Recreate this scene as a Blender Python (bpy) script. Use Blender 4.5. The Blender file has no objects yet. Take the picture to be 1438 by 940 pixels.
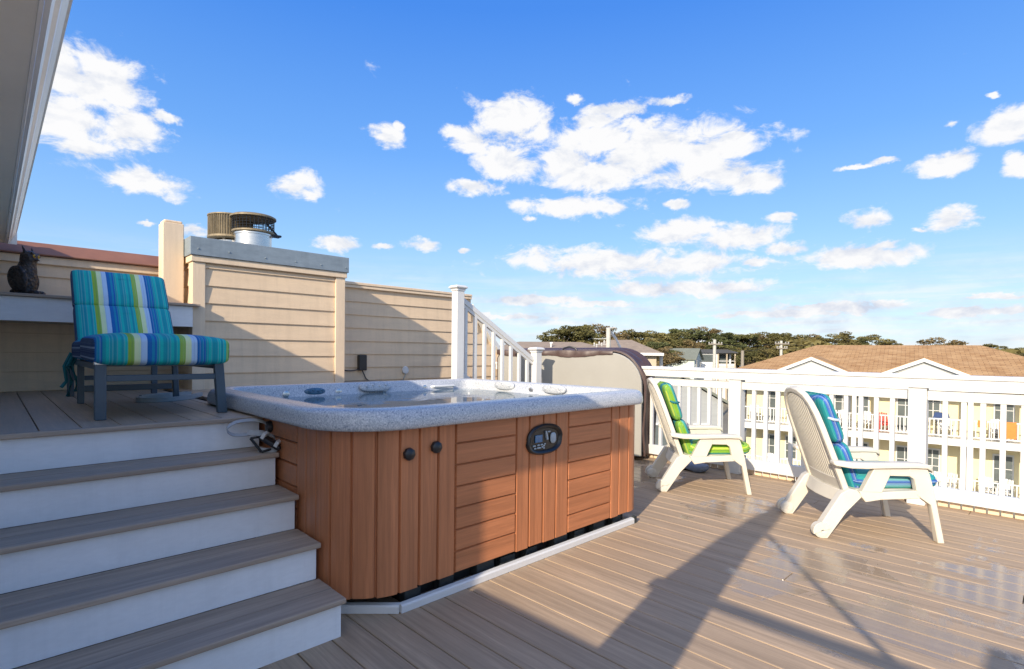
import bpy, bmesh, math, random
from mathutils import Vector, Matrix
R = math.radians
random.seed(11)
sc = bpy.context.scene
COL = sc.collection
# ------------------------------------------------------------------ mesh helper
class MB:
    def __init__(s):
        s.v = []; s.f = []; s.mi = []
    def add(s, vs, fs, mi=0):
        n = len(s.v); s.v += [tuple(p) for p in vs]
        s.f += [tuple(i + n for i in f) for f in fs]; s.mi += [mi] * len(fs)
        return s
    def box(s, x0, x1, y0, y1, z0, z1, mi=0, M=None, b=0.0):
        if b > 0:
            bm = bmesh.new(); bmesh.ops.create_cube(bm, size=1)
            for v in bm.verts:
                v.co = ((x0+x1)/2 + v.co.x*(x1-x0), (y0+y1)/2 + v.co.y*(y1-y0), (z0+z1)/2 + v.co.z*(z1-z0))
            bmesh.ops.bevel(bm, geom=bm.edges[:], offset=b, segments=2, affect='EDGES', profile=.5)
            return s.bm(bm, mi, M)
        vs = [Vector(p) for p in ((x0,y0,z0),(x1,y0,z0),(x1,y1,z0),(x0,y1,z0),(x0,y0,z1),(x1,y0,z1),(x1,y1,z1),(x0,y1,z1))]
        if M: vs = [M @ v for v in vs]
        return s.add(vs, [(3,2,1,0),(4,5,6,7),(0,1,5,4),(1,2,6,5),(2,3,7,6),(3,0,4,7)], mi)
    def bm(s, bm, mi=0, M=None):
        bm.verts.ensure_lookup_table(); bm.verts.index_update()
        vs = [(M @ v.co) if M else v.co.copy() for v in bm.verts]
        fs = [[v.index for v in f.verts] for f in bm.faces]
        bm.free(); return s.add(vs, fs, mi)
    def bar(s, a, b, w, h, up=(0,0,1), mi=0, bev=0.0):
        a = Vector(a); b = Vector(b); d = b - a; L = d.length; d.normalize()
        u = Vector(up); r = d.cross(u)
        if r.length < 1e-4: r = d.cross(Vector((1,0,0)))
        r.normalize(); u = r.cross(d)
        M = Matrix((( d.x, r.x, u.x, a.x),( d.y, r.y, u.y, a.y),( d.z, r.z, u.z, a.z),(0,0,0,1)))
        return s.box(0, L, -w/2, w/2, -h/2, h/2, mi, M, bev)
    def tube(s, pts, r, n=10, mi=0, caps=True):
        pts = [Vector(p) for p in pts]; rs = r if isinstance(r, (list, tuple)) else [r]*len(pts)
        ref = Vector((0,0,1)); vs = []; fs = []
        for i, p in enumerate(pts):
            t = (pts[min(i+1,len(pts)-1)] - pts[max(i-1,0)]).normalized()
            a = t.cross(ref)
            if a.length < .05: a = t.cross(Vector((1,0,0)))
            a.normalize(); b = a.cross(t)
            for k in range(n):
                q = 2*math.pi*k/n; vs.append(p + (a*math.cos(q) + b*math.sin(q))*rs[i])
        for i in range(len(pts)-1):
            for k in range(n):
                fs.append((i*n+k, i*n+(k+1)%n, (i+1)*n+(k+1)%n, (i+1)*n+k))
        if caps: fs += [tuple(range(n)), tuple(range((len(pts)-1)*n, len(pts)*n))]
        return s.add(vs, fs, mi)
    def loft(s, rings, mi=0, close=True, cap0=True, cap1=True):
        n = len(rings[0]); vs = [p for r in rings for p in r]; fs = []
        for i in range(len(rings)-1):
            for k in range(n if close else n-1):
                fs.append((i*n+k, i*n+(k+1)%n, (i+1)*n+(k+1)%n, (i+1)*n+k))
        if cap0: fs.append(tuple(range(n-1,-1,-1)))
        if cap1: fs.append(tuple(range((len(rings)-1)*n, len(rings)*n)))
        return s.add(vs, fs, mi)
    def lathe(s, prof, c=(0,0,0), n=32, mi=0, sx=1, sy=1):
        rings = [[(c[0]+r*sx*math.cos(2*math.pi*k/n), c[1]+r*sy*math.sin(2*math.pi*k/n), c[2]+z) for k in range(n)] for r, z in prof]
        return s.loft(rings, mi)
    def prism(s, poly, t0, t1, M=None, mi=0):
        # poly in local (x,z), extruded along local y from t0 to t1
        n = len(poly)
        vs = [Vector((p[0], t0, p[1])) for p in poly] + [Vector((p[0], t1, p[1])) for p in poly]
        if M: vs = [M @ v for v in vs]
        fs = [tuple(range(n)), tuple(range(2*n-1, n-1, -1))] + [(i, i+n, (i+1)%n+n, (i+1)%n) for i in range(n)]
        return s.add(vs, fs, mi)
    def superell(s, a, b, c, e1=.3, e2=.25, M=None, mi=0, nu=48, nv=20):
        def pw(x, e): return math.copysign(abs(x)**e, x)
        rings = []
        for j in range(1, nv):
            p = -math.pi/2 + math.pi*j/nv
            rings.append([Vector((a*pw(math.cos(p),e1)*pw(math.cos(q),e2), b*pw(math.cos(p),e1)*pw(math.sin(q),e2), c*pw(math.sin(p),e1)))
                          for q in [2*math.pi*k/nu for k in range(nu)]])
        if M: rings = [[M @ v for v in r] for r in rings]
        return s.loft(rings, mi)
    def build(s, name, mat=None, parent=None, smooth=False, bevel=0, recalc=True, seg=2, angle=40):
        me = bpy.data.meshes.new(name); me.from_pydata(s.v, [], s.f); me.update()
        if recalc:
            bm = bmesh.new(); bm.from_mesh(me); bmesh.ops.recalc_face_normals(bm, faces=bm.faces[:]); bm.to_mesh(me); bm.free()
        mats = mat if isinstance(mat, (list, tuple)) else [mat]
        for m in mats:
            if m: me.materials.append(m)
        if len(mats) > 1: me.polygons.foreach_set('material_index', s.mi)
        if smooth:
            me.polygons.foreach_set('use_smooth', [True]*len(me.polygons))
            me.set_sharp_from_angle(angle=R(angle))
        o = bpy.data.objects.new(name, me); COL.objects.link(o)
        if parent: o.parent = parent
        if bevel:
            md = o.modifiers.new('bev', 'BEVEL'); md.width = bevel; md.segments = seg; md.limit_method = 'ANGLE'; md.angle_limit = R(40)
        return o
def tag(o, label=None, cat=None, group=None, kind=None):
    if label: o['label'] = label
    if cat: o['category'] = cat
    if group: o['group'] = group
    if kind: o['kind'] = kind
    return o
def thing(name, label, cat, loc=(0,0,0), rz=0, group=None):
    o = bpy.data.objects.new(name, None); COL.objects.link(o); o.location = loc; o.rotation_euler = (0,0,rz)
    o.empty_display_size = .1
    return tag(o, label, cat, group)
def copy_tree(o, parent=None):
    c = o.copy(); COL.objects.link(c)
    if parent: c.parent = parent
    for ch in list(o.children): copy_tree(ch, c)
    return c
# ------------------------------------------------------------------ materials
class NT:
    def __init__(s, name):
        m = bpy.data.materials.new(name); m.use_nodes = True; s.m = m; s.t = m.node_tree; s.t.nodes.clear()
        s.out = s.n('ShaderNodeOutputMaterial'); s.b = s.n('ShaderNodeBsdfPrincipled'); s.l(s.b.outputs[0], s.out.inputs[0])
    def n(s, k, **kw):
        n = s.t.nodes.new(k)
        for a, v in kw.items(): setattr(n, a, v)
        return n
    def l(s, a, b): s.t.links.new(a, b)
    def coord(s, scale=(1,1,1), kind='Object', rot=(0,0,0), loc=(0,0,0)):
        t = s.n('ShaderNodeTexCoord'); m = s.n('ShaderNodeMapping')
        m.inputs['Scale'].default_value = scale; m.inputs['Rotation'].default_value = rot; m.inputs['Location'].default_value = loc
        s.l(t.outputs[kind], m.inputs[0]); return m.outputs[0]
    def wpos(s, scale=(1,1,1)):
        g = s.n('ShaderNodeNewGeometry'); m = s.n('ShaderNodeMapping'); m.inputs['Scale'].default_value = scale
        s.l(g.outputs['Position'], m.inputs[0]); return m.outputs[0]
    def noise(s, vec, scale=5, detail=6, rough=.6, dist=0):
        n = s.n('ShaderNodeTexNoise'); n.inputs['Scale'].default_value = scale; n.inputs['Detail'].default_value = detail
        n.inputs['Roughness'].default_value = rough; n.inputs['Distortion'].default_value = dist
        s.l(vec, n.inputs['Vector']); return n.outputs[0]
    def ramp(s, fac, stops, interp='LINEAR'):
        r = s.n('ShaderNodeValToRGB'); r.color_ramp.interpolation = interp
        els = r.color_ramp.elements
        while len(els) < len(stops): els.new(.5)
        for e, (p, c) in zip(els, stops):
            e.position = p; e.color = (c[0], c[1], c[2], 1) if isinstance(c, (tuple, list)) else (c, c, c, 1)
        s.l(fac, r.inputs[0]); return r.outputs[0]
    def math(s, op, a, b=None, c=None, clamp=False):
        m = s.n('ShaderNodeMath', operation=op, use_clamp=clamp)
        for i, x in enumerate((a, b, c)):
            if x is None: continue
            if hasattr(x, 'is_linked') or hasattr(x, 'links'): s.l(x, m.inputs[i])
            else: m.inputs[i].default_value = x
        return m.outputs[0]
    def mix(s, f, a, b, mode='MIX'):
        m = s.n('ShaderNodeMix', data_type='RGBA', blend_type=mode)
        for i, x in ((0, f), (6, a), (7, b)):
            if hasattr(x, 'links'): s.l(x, m.inputs[i])
            elif i == 0: m.inputs[0].default_value = x
            else: m.inputs[i].default_value = (x[0], x[1], x[2], 1)
        return m.outputs[2]
    def bump(s, h, strength=.2, dist=.01):
        b = s.n('ShaderNodeBump'); b.inputs['Strength'].default_value = strength; b.inputs['Distance'].default_value = dist
        s.l(h, b.inputs['Height']); s.l(b.outputs[0], s.b.inputs['Normal'])
    def set(s, color=None, rough=None, metal=None, spec=None):
        for k, v in (('Base Color', color), ('Roughness', rough), ('Metallic', metal), ('Specular IOR Level', spec)):
            if v is None: continue
            i = s.b.inputs[k]
            if hasattr(v, 'links'): s.l(v, i)
            elif k == 'Base Color': i.default_value = (v[0], v[1], v[2], 1)
            else: i.default_value = v
        return s.m
def sc3(c, k): return tuple(min(1, x*k) for x in c)
def simple(name, c, rough=.5, var=.10, scale=4, stretch=(1,1,1), bump=0, metal=0, spec=.5, fine=0, kind='Object', streak=0):
    m = NT(name); v = m.coord(stretch, kind); a = m.noise(v, scale, 8, .65)
    col = m.mix(m.ramp(a, [(.3, 0), (.7, 1)]), sc3(c, 1-var), sc3(c, 1+var))
    if fine:
        f = m.noise(v, scale*18, 3, .6); col = m.mix(m.math('MULTIPLY', m.ramp(f, [(.35, 0), (.75, 1)]), fine), col, sc3(c, .72))
    if streak:
        s_ = m.noise(m.coord((9,9,.55), kind), 1.0, 7, .7, .3); col = m.mix(m.math('MULTIPLY', m.ramp(s_, [(.48, 0), (.78, 1)]), streak), col, sc3(c, .45))
    rr = m.math('ADD', m.math('MULTIPLY', a, .18), rough-.09)
    if bump: m.bump(m.noise(v, scale*12, 4, .6), bump, .004)
    return m.set(col, rr, metal, spec)
def grain(name, c, axis, rough=.55, amt=.22, pitch=None, pax='x', bump=.12, blotch=.12, wet=False):
    """wood-plastic composite: grain stretched along axis; every board of width `pitch` gets its own tone"""
    m = NT(name); st = [28, 28, 28]; st['xyz'.index(axis)] = .9
    v = m.wpos(tuple(st)); g = m.noise(v, 1.0, 7, .68, .6)
    st2 = [95, 95, 95]; st2['xyz'.index(axis)] = 5
    g2 = m.noise(m.wpos(tuple(st2)), 1, 3, .6)
    col = m.mix(m.ramp(g, [(.33, 0), (.67, 1)]), sc3(c, 1-amt), sc3(c, 1+amt))
    col = m.mix(m.math('MULTIPLY', m.ramp(g2, [(.4, 0), (.7, 1)]), .35), col, sc3(c, .62))
    bs_ = [2.6, 2.6, 2.6]; bs_['xyz'.index(axis)] = .8
    big = m.noise(m.wpos(tuple(bs_)), 1.2, 8, .68, .4)
    col = m.mix(m.math('MULTIPLY', m.ramp(big, [(.42, 0), (.72, 1)]), blotch*2), col, sc3(c, .62))
    if pitch:
        g_ = m.n('ShaderNodeNewGeometry'); sx = m.n('ShaderNodeSeparateXYZ'); m.l(g_.outputs['Position'], sx.inputs[0])
        b = m.math('FLOOR', m.math('DIVIDE', m.math('ADD', sx.outputs['xyz'.index(pax)], 50.0-pitch[1]), pitch[0]))
        w = m.n('ShaderNodeTexWhiteNoise', noise_dimensions='1D'); m.l(b, w.inputs['W'])
        col = m.mix(m.math('MULTIPLY', w.outputs['Value'], .34), col, sc3(c, .74))
    rr = m.math('ADD', m.math('MULTIPLY', g, .2), rough-.1)
    if wet:
        # patches of rain water that still lie on the boards
        wn = m.noise(m.wpos((.8, 1.6, 1)), 1.3, 8, .66, .5)
        wet = None
        for cx, cy, rx, ry in ((3.55,1.05,.55,.38),(3.0,.55,.5,.3),(3.85,.15,.75,.42),(4.3,1.9,.4,.3),(4.9,3.1,.7,.35)):
            q = m.n('ShaderNodeVectorMath', operation='SUBTRACT'); m.l(m.wpos((1,1,0)), q.inputs[0]); q.inputs[1].default_value = (cx, cy, 0)
            q2 = m.n('ShaderNodeVectorMath', operation='MULTIPLY'); m.l(q.outputs[0], q2.inputs[0]); q2.inputs[1].default_value = (1/rx, 1/ry, 0)
            q3 = m.n('ShaderNodeVectorMath', operation='LENGTH'); m.l(q2.outputs[0], q3.inputs[0])
            wet = q3.outputs['Value'] if wet is None else m.math('MINIMUM', wet, q3.outputs['Value'])
        wf = m.ramp(m.math('ADD', m.math('SUBTRACT', wn, .5), m.math('ADD', m.math('MULTIPLY', m.math('SUBTRACT', 1.0, wet), .20), m.math('MULTIPLY', m.math('SUBTRACT', w.outputs['Value'], .5), .16))), [(.035, 0), (.07, 1)])
        col = m.mix(m.math('MULTIPLY', wf, .55), col, sc3(c, .55))
        rr = m.mix(wf, rr, (.13, .13, .13))
        rr_s = m.n('ShaderNodeSeparateColor'); m.l(rr, rr_s.inputs[0]); rr = rr_s.outputs[0]
    m.bump(m.math('ADD', g, m.math('MULTIPLY', g2, .6)), bump, .004)
    return m.set(col, rr, 0, .5 if not wet else m.math('ADD', .22, m.math('MULTIPLY', wf, .35)))
MAT = {}
def mats():
    D = MAT
    D['deck'] = grain('deck composite', (.43,.318,.212), 'y', .68, .26, (.150,.010), 'x', .22, .17, True)
    D['plat'] = grain('platform composite', (.46,.345,.245), 'y', .45, .24, (.150,.010), 'x', .14, .22)
    D['tread'] = grain('tread composite', (.40,.308,.228), 'x', .6, .26, None, 'y', .25, .16)
    D['white'] = simple('white vinyl', (.64,.64,.62), .38, .035, 3, fine=.06)
    D['riser'] = simple('white riser board', (.80,.80,.79), .42, .09, 1.4, (1,1,2.5), .05, fine=.16, streak=.16)
    D['cream'] = simple('cream siding paint', (.73,.555,.365), .6, .07, 2.2, (1,1,6), .25, fine=.16, streak=.30)
    D['cream2'] = simple('cream trim paint', (.76,.595,.41), .55, .06, 3, (4,4,1), .3, fine=.15, streak=.28)
    D['soffit'] = simple('soffit paint', (.84,.79,.67), .6, .05, 1.5, fine=.06)
    D['gutter'] = simple('gutter enamel', (.92,.90,.84), .3, .08, 6, (3,.6,3))
    D['flash'] = simple('galvanised flashing', (.25,.30,.33), .5, .16, 7, (1,1,3), .05, .2, fine=.2, streak=.35)
    D['brownflash'] = simple('brown roof flashing', (.23,.105,.065), .55, .16, 5)
    D['steel'] = simple('stainless flue', (.62,.60,.57), .26, .12, 5, (1,1,4), 0, .9)
    D['rustmetal'] = simple('weathered flue metal', (.23,.185,.115), .6, .3, 10, (3,3,1), .1, .25)
    D['dark'] = simple('black plastic', (.018,.019,.021), .4, .2, 8)
    D['slate'] = simple('slate blue powder coat', (.055,.085,.11), .38, .12, 6)
    D['resin'] = simple('cream resin', (.60,.568,.485), .42, .06, 5, fine=.12)
    D['resin2'] = simple('grey wheel resin', (.60,.585,.53), .5, .1, 9)
    D['vinylbrown'] = simple('brown marine vinyl', (.072,.043,.036), .42, .2, 9, bump=.3)
    D['covergrey'] = simple('grey cover lining', (.31,.30,.268), .5, .06, 1.6, bump=.12, fine=.05)
    D['strap'] = simple('grey webbing', (.36,.36,.35), .6, .12, 40)
    D['hose'] = simple('grey flat cable', (.30,.32,.31), .5, .1, 12)
    D['black'] = simple('gap shade black', (.012,.013,.012), .7, .4, 6)  # near-black stands in for shade under the boards and inside the skirt
    D['pads'] = simple('dark support blocks', (.03,.036,.036), .7, .6, 14, bump=.4)
    D['owl'] = None
    m = NT('owl feathers'); v = m.coord((1,1,1)); vo = m.n('ShaderNodeTexVoronoi'); vo.inputs['Scale'].default_value = 42; m.l(v, vo.inputs['Vector'])
    n = m.noise(v, 14, 6, .7)
    c = m.mix(m.ramp(n, [(.42, 0), (.7, 1)]), (.012,.009,.008), (.055,.038,.027))
    c = m.mix(m.math('MULTIPLY', m.ramp(vo.outputs[0], [(.12, 1), (.3, 0)]), m.ramp(n, [(.5, 0), (.58, .75)])), c, (.30,.23,.16))
    m.bump(vo.outputs[0], .8, .01); D['owl'] = m.set(c, .5)
    D['yelloweye'] = simple('yellow eye paint', (.75,.42,.04), .25, .1, 20)
    # spa skirt: two grain directions
    for k, ax in (('skirtv', 'z'), ('skirth', 'x')):
        D[k] = grain('spa skirt '+k, (.50,.188,.078), ax, .42, .24, (.1165, .04) if ax == 'z' else (.1131, .092), 'x' if ax == 'z' else 'z', .16, .13)
    # spa shell: speckled acrylic
    m = NT('speckled acrylic'); v = m.coord()
    a = m.noise(v, 130, 3, .7); b = m.noise(v, 85, 2, .6); c0 = 0
    c = m.mix(m.ramp(a, [(.42, 0), (.62, 1)]), (.36,.385,.41), (.585,.59,.59))
    c = m.mix(m.ramp(b, [(.58, 0), (.66, .65)]), c, (.15,.175,.22))
    c = m.mix(m.ramp(a, [(.66, 0), (.72, .7)]), c, (.80,.81,.81))
    D['acrylic'] = m.set(c, .22, 0, .5)
    # water
    m = NT('spa water'); t = m.t
    m.t.nodes.remove(m.b)
    fr = m.n('ShaderNodeFresnel'); fr.inputs['IOR'].default_value = 1.33
    tr = m.n('ShaderNodeBsdfTransparent'); tr.inputs[0].default_value = (.90,.97,.99,1)
    gl = m.n('ShaderNodeBsdfGlossy'); gl.inputs['Roughness'].default_value = .015
    df = m.n('ShaderNodeBsdfDiffuse'); df.inputs[0].default_value = (.50,.72,.80,1); md_ = m.n('ShaderNodeMixShader'); md_.inputs[0].default_value = .28; m.l(tr.outputs[0], md_.inputs[1]); m.l(df.outputs[0], md_.inputs[2])
    mx = m.n('ShaderNodeMixShader'); m.l(fr.outputs[0], mx.inputs[0]); m.l(md_.outputs[0], mx.inputs[1]); m.l(gl.outputs[0], mx.inputs[2]); m.l(mx.outputs[0], m.out.inputs[0])
    bp = m.n('ShaderNodeBump'); bp.inputs['Strength'].default_value = .10; bp.inputs['Distance'].default_value = .02
    m.l(m.noise(m.coord((1.2,1.2,1)), 5, 2, .5, .4), bp.inputs['Height'])
    m.l(bp.outputs[0], gl.inputs['Normal']); m.l(bp.outputs[0], fr.inputs['Normal'])
    D['water'] = m.m
    # control panel bits
    D['bezel'] = simple('panel bezel', (.012,.013,.014), .3, .1, 8)
    D['lcd'] = simple('blue display', (.04,.14,.28), .15, .15, 30)
    D['button'] = simple('pale keypad', (.32,.38,.42), .35, .15, 30)
    # striped fabrics (object x = across the cushion)
    def stripes(name, period, stops, fine=.35, off=0.0, rough=.8, axis=0, zk=0):
        m = NT(name); t = m.n('ShaderNodeTexCoord'); s = m.n('ShaderNodeSeparateXYZ'); m.l(t.outputs['Object'], s.inputs[0])
        u = m.math('FRACT', m.math('ADD', m.math('DIVIDE', m.math('ADD', s.outputs[axis], m.math('MULTIPLY', s.outputs[2], zk)) if zk else s.outputs[axis], period), 10.0+off))
        c = m.ramp(u, stops, 'CONSTANT')
        w = m.n('ShaderNodeTexNoise', noise_dimensions='1D'); w.inputs['Scale'].default_value = 46/period*.5; w.inputs['Detail'].default_value = 2
        m.l(m.math('MULTIPLY', s.outputs[axis], 1.0), w.inputs['W'])
        c = m.mix(m.math('MULTIPLY', m.ramp(w.outputs[0], [(.56, 0), (.60, 1)]), fine), c, (.42,.66,.62))
        c = m.mix(m.math('MULTIPLY', m.ramp(w.outputs[0], [(.36, 1), (.40, 0)]), fine), c, (.012,.10,.22))
        n = m.noise(m.coord(), 7, 5, .6)
        c = m.mix(m.math('MULTIPLY', m.ramp(n, [(.4, 0), (.8, 1)]), .12), c, (.02,.05,.08))
        m.bump(m.math('ADD', m.noise(m.coord(), 9, 5, .6), m.math('MULTIPLY', m.noise(m.coord(), 300, 2, .5), .25)), .35, .012)
        return m.set(c, rough, 0, .25)
    teal = (.012,.33,.36); teal2 = (.016,.48,.42); grn = (.31,.47,.055); pale = (.74,.80,.42); lb = (.48,.62,.78); bl = (.014,.14,.40); nav = (.016,.09,.34)
    D['fab_lounge'] = stripes('lounge stripes', .236, [(0, teal), (.09, teal2), (.15, teal), (.21, teal2), (.27, grn), (.39, pale), (.51, lb), (.63, bl), (.72, (.015,.27,.42)), (.77, bl), (.82, teal), (.88, teal2), (.94, teal)], .20, .02)
    D['fab_green'] = stripes('lime stripes', .30, [(0, (.02,.20,.24)), (.1, (.05,.30,.26)), (.2, (.19,.38,.03)), (.42, (.45,.55,.06)), (.48, (.20,.40,.03)), (.7, (.12,.30,.05)), (.82, (.03,.25,.22)), (.92, (.02,.14,.30))], .18, .56, zk=1.6)
    D['fab_teal'] = stripes('teal stripes', .42, [(0, (.03,.27,.25)), (.12, (.06,.34,.30)), (.2, (.02,.22,.26)), (.32, (.02,.12,.34)), (.40, (.04,.12,.40)), (.47, (.30,.38,.62)), (.50, (.05,.12,.42)), (.57, (.02,.14,.33)), (.62, (.02,.27,.29)), (.8, (.05,.32,.27)), (.92, (.03,.22,.25))], .26, .92, zk=3.6)
    D['fab_side'] = stripes('navy piped side', .055, [(0, (.015,.035,.11)), (.55, (.20,.26,.36)), (.72, (.015,.04,.12))], .2, .4, .8, 2)
    D['tie'] = simple('teal tie fabric', (.01,.14,.16), .8, .2, 20)
    D['pillowstrap'] = simple('pale blue webbing', (.42,.50,.62), .7, .1, 20)
    # far things
    D['ground'] = simple('sandy ground', (.22,.20,.15), .9, .35, .05, kind='Object', fine=.3)
    D['road'] = simple('asphalt', (.055,.055,.055), .85, .2, .6)
    D['yellow'] = simple('yellow lap siding', (.76,.66,.40), .6, .05, 1, fine=.05)
    D['glass'] = simple('window glass', (.11,.13,.13), .08, .3, .8)
    D['screen'] = simple('shaded doorway', (.10,.11,.10), .4, .3, 1)
    m = NT('brown shingles'); v = m.coord((1,1,1)); br = m.n('ShaderNodeTexBrick'); m.l(v, br.inputs['Vector'])
    for k, val in (('Scale', 1.0), ('Brick Width', .42), ('Row Height', .19), ('Mortar Size', .012), ('Bias', .1)): br.inputs[k].default_value = val
    br.inputs['Color1'].default_value = (.50,.30,.135,1); br.inputs['Color2'].default_value = (.34,.185,.078,1); br.inputs['Mortar'].default_value = (.09,.045,.02,1)
    n = m.noise(v, 1.3, 6, .6)
    c = m.mix(m.math('MULTIPLY', m.ramp(n, [(.35, 0), (.7, 1)]), .5), br.outputs[0], (.56,.37,.19))
    D['shingle'] = m.set(c, .9, 0, .2)
    D['shinglebrown'] = simple('grey brown shingles', (.29,.225,.165), .9, .18, 2.5, fine=.35)
    D['shinglegreen'] = simple('grey green shingles', (.17,.185,.15), .9, .12, 1.5, fine=.25)
    D['shingledark'] = simple('charcoal shingles', (.06,.065,.075), .85, .15, 1.5)
    D['greyside'] = simple('grey lap siding', (.33,.345,.34), .6, .08, 1, (1,1,8), fine=.1)
    D['palegreen'] = simple('pale green siding', (.50,.58,.54), .6, .08, 1)
    D['whitewall'] = simple('white stucco', (.74,.74,.72), .6, .05, 1)
    D['tan'] = simple('tan siding', (.45,.38,.28), .6, .1, 1)
    D['woodpole'] = simple('weathered pole wood', (.26,.23,.19), .85, .2, 6, (4,4,.6))
    D['poleconc'] = simple('pale pole', (.46,.45,.40), .7, .15, 6)
    D['ceram'] = simple('grey insulators', (.40,.40,.38), .3, .1, 9)
    D['orange'] = simple('orange towel', (.75,.20,.04), .8, .1, 8)
    D['red'] = simple('red chair plastic', (.60,.06,.04), .5, .1, 8)
    D['navy'] = simple('navy canvas', (.03,.06,.16), .8, .1, 8)
    D['bark'] = simple('pine bark', (.10,.075,.055), .9, .3, 3)
    for k, c in (('leafA', (.115,.115,.042)), ('leafB', (.165,.145,.055)), ('leafC', (.165,.125,.060)), ('leafD', (.085,.098,.040))):
        m = NT(k); v = m.coord(); n = m.noise(v, 1.1, 4, .6); oi = m.n('ShaderNodeObjectInfo')
        c1 = m.mix(m.ramp(n, [(.35, 0), (.68, 1)]), sc3(c, .62), sc3(c, 1.5))
        c1 = m.mix(m.math('MULTIPLY', oi.outputs['Random'], .45), c1, (.10,.075,.028))
        D[k] = m.set(c1, .8, 0, .15)
mats()
D = MAT
# ================================================================== the setting
GZ = -6.2
mb = MB(); mb.add([(-900,-900,GZ),(1500,-900,GZ),(1500,1500,GZ),(-900,1500,GZ)], [(0,1,2,3)]); tag(mb.build('ground', D['ground']), kind='structure')
mb = MB(); mb.box(17.5, 24.5, -60, 90, GZ+.004, GZ+.02); tag(mb.build('road', D['road']), kind='structure')
# deck boards (composite), run along y
mb = MB(); P = .150; OFF = .010
k0 = int(math.floor((-1.6)/P))
for k in range(k0, int(5.74/P)+1):
    x0 = OFF + k*P + .0025; x1 = min(OFF + (k+1)*P - .0025, 5.74)
    cut = -3.2 + ((k*37) % 17)/17*3.2 + 2.0
    for a, b in ((-3.6, cut-.0015), (cut+.0015, 6.08)) if k % 4 == 1 else ((-3.6, 6.08),):
        mb.box(x0, x1, a, b, -.025, 0)
o = mb.build('deck', D['deck'], bevel=.004); tag(o, kind='structure')
mb = MB(); mb.box(-1.6, 5.74, -3.6, 6.08, -.35, -.05); tag(mb.build('deck_substructure', D['black']), kind='structure')
# platform
mb = MB()
for k in range(-4, 8):
    x0 = OFF + k*P + .0025; x1 = OFF + (k+1)*P - .0025
    mb.box(x0, min(x1, 1.115), 3.19, 6.11, .85, .875)
for k in range(8, 24):
    mb.box(OFF+k*P+.0025, min(OFF+(k+1)*P-.0025, 3.56), 4.32, 6.11, .85, .875)
o = mb.build('platform', D['plat'], bevel=.002); tag(o, kind='structure')
mb = MB(); mb.box(-.58, 1.10, 3.2, 6.1, .0, .845); mb.box(1.1, 3.5, 4.34, 6.1, 0, .845); tag(mb.build('platform_substructure', D['black']), kind='structure')
# front steps
st = thing('front_steps', 'wide white risered steps with grey brown treads beside the hot tub', 'steps', (.25, 2.15, 0))
def W(o, root):           # parts are built in world coordinates; express them relative to the root
    o.parent = root; o.matrix_parent_inverse = Matrix.LocRotScale(root.location, root.rotation_euler, None).inverted(); return o
ys = [2.151, 2.402, 2.652, 2.910, 3.155]
for i in range(5):
    z = .175*(i+1); zb = .175*i; yn = ys[i]
    r = MB(); r.box(-.58, 1.10, yn+.028, yn+.048, zb + (.0005 if i else 0), z-.026); W(r.build('riser', D['riser'], bevel=.0015), st)
    if i < 4:
        t = MB(); ym = (yn + ys[i+1]+.028)/2
        t.box(-.58, 1.112, yn, ym-.0015, z-.025, z, b=.006); t.box(-.58, 1.112, ym+.0015, ys[i+1]+.027, z-.025, z, b=.003)
        W(t.build('tread', D['tread']), st)
    else:
        t = MB(); t.box(-.58, 1.112, yn, 3.187, z-.025, z+.001, b=.006); W(t.build('nosing', D['tread']), st)
s_ = MB(); s_.box(1.085, 1.0995, 2.2, 2.43, 0, .149); s_.box(1.085, 1.0995, 2.44, 2.68, 0, .324); s_.box(1.085, 1.0995, 2.69, 2.93, 0, .499); s_.box(1.085, 1.0995, 2.945, 3.18, 0, .674)
W(s_.build('stringer', D['riser']), st)
# ------------------------------------------------------------------ siding
def siding_y(mb, x0, x1, y, zlines, z0, z1, mi=0):
    """lapped courses on a wall facing -y; zlines = bottoms of the courses"""
    zs = sorted([z for z in zlines if z0 < z < z1] + [z0, z1])
    for a, b in zip(zs[:-1], zs[1:]):
        pr = [(y-.017, a), (y-.019, a+.004), (y-.0045, b+.0), (y+.02, b), (y+.02, a)]
        vs = [(x0, p, q) for p, q in pr] + [(x1, p, q) for p, q in pr]; n = 5
        mb.add(vs, [tuple(range(n)), tuple(range(2*n-1, n-1, -1))] + [(i, i+n, (i+1)%n+n, (i+1)%n) for i in range(n)], mi)
def siding_x(mb, y0, y1, x, zlines, z0, z1, mi=0):
    zs = sorted([z for z in zlines if z0 < z < z1] + [z0, z1])
    for a, b in zip(zs[:-1], zs[1:]):
        pr = [(x-.017, a), (x-.019, a+.004), (x-.0045, b+.0), (x+.02, b), (x+.02, a)]
        vs = [(p, y0, q) for p, q in pr] + [(p, y1, q) for p, q in pr]; n = 5
        mb.add(vs, [tuple(range(n)), tuple(range(2*n-1, n-1, -1))] + [(i, i+n, (i+1)%n+n, (i+1)%n) for i in range(n)], mi)
ZL = [2.0-.163*k for k in range(20)]; ZP = [2.018-.163*k for k in range(20)]
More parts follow.
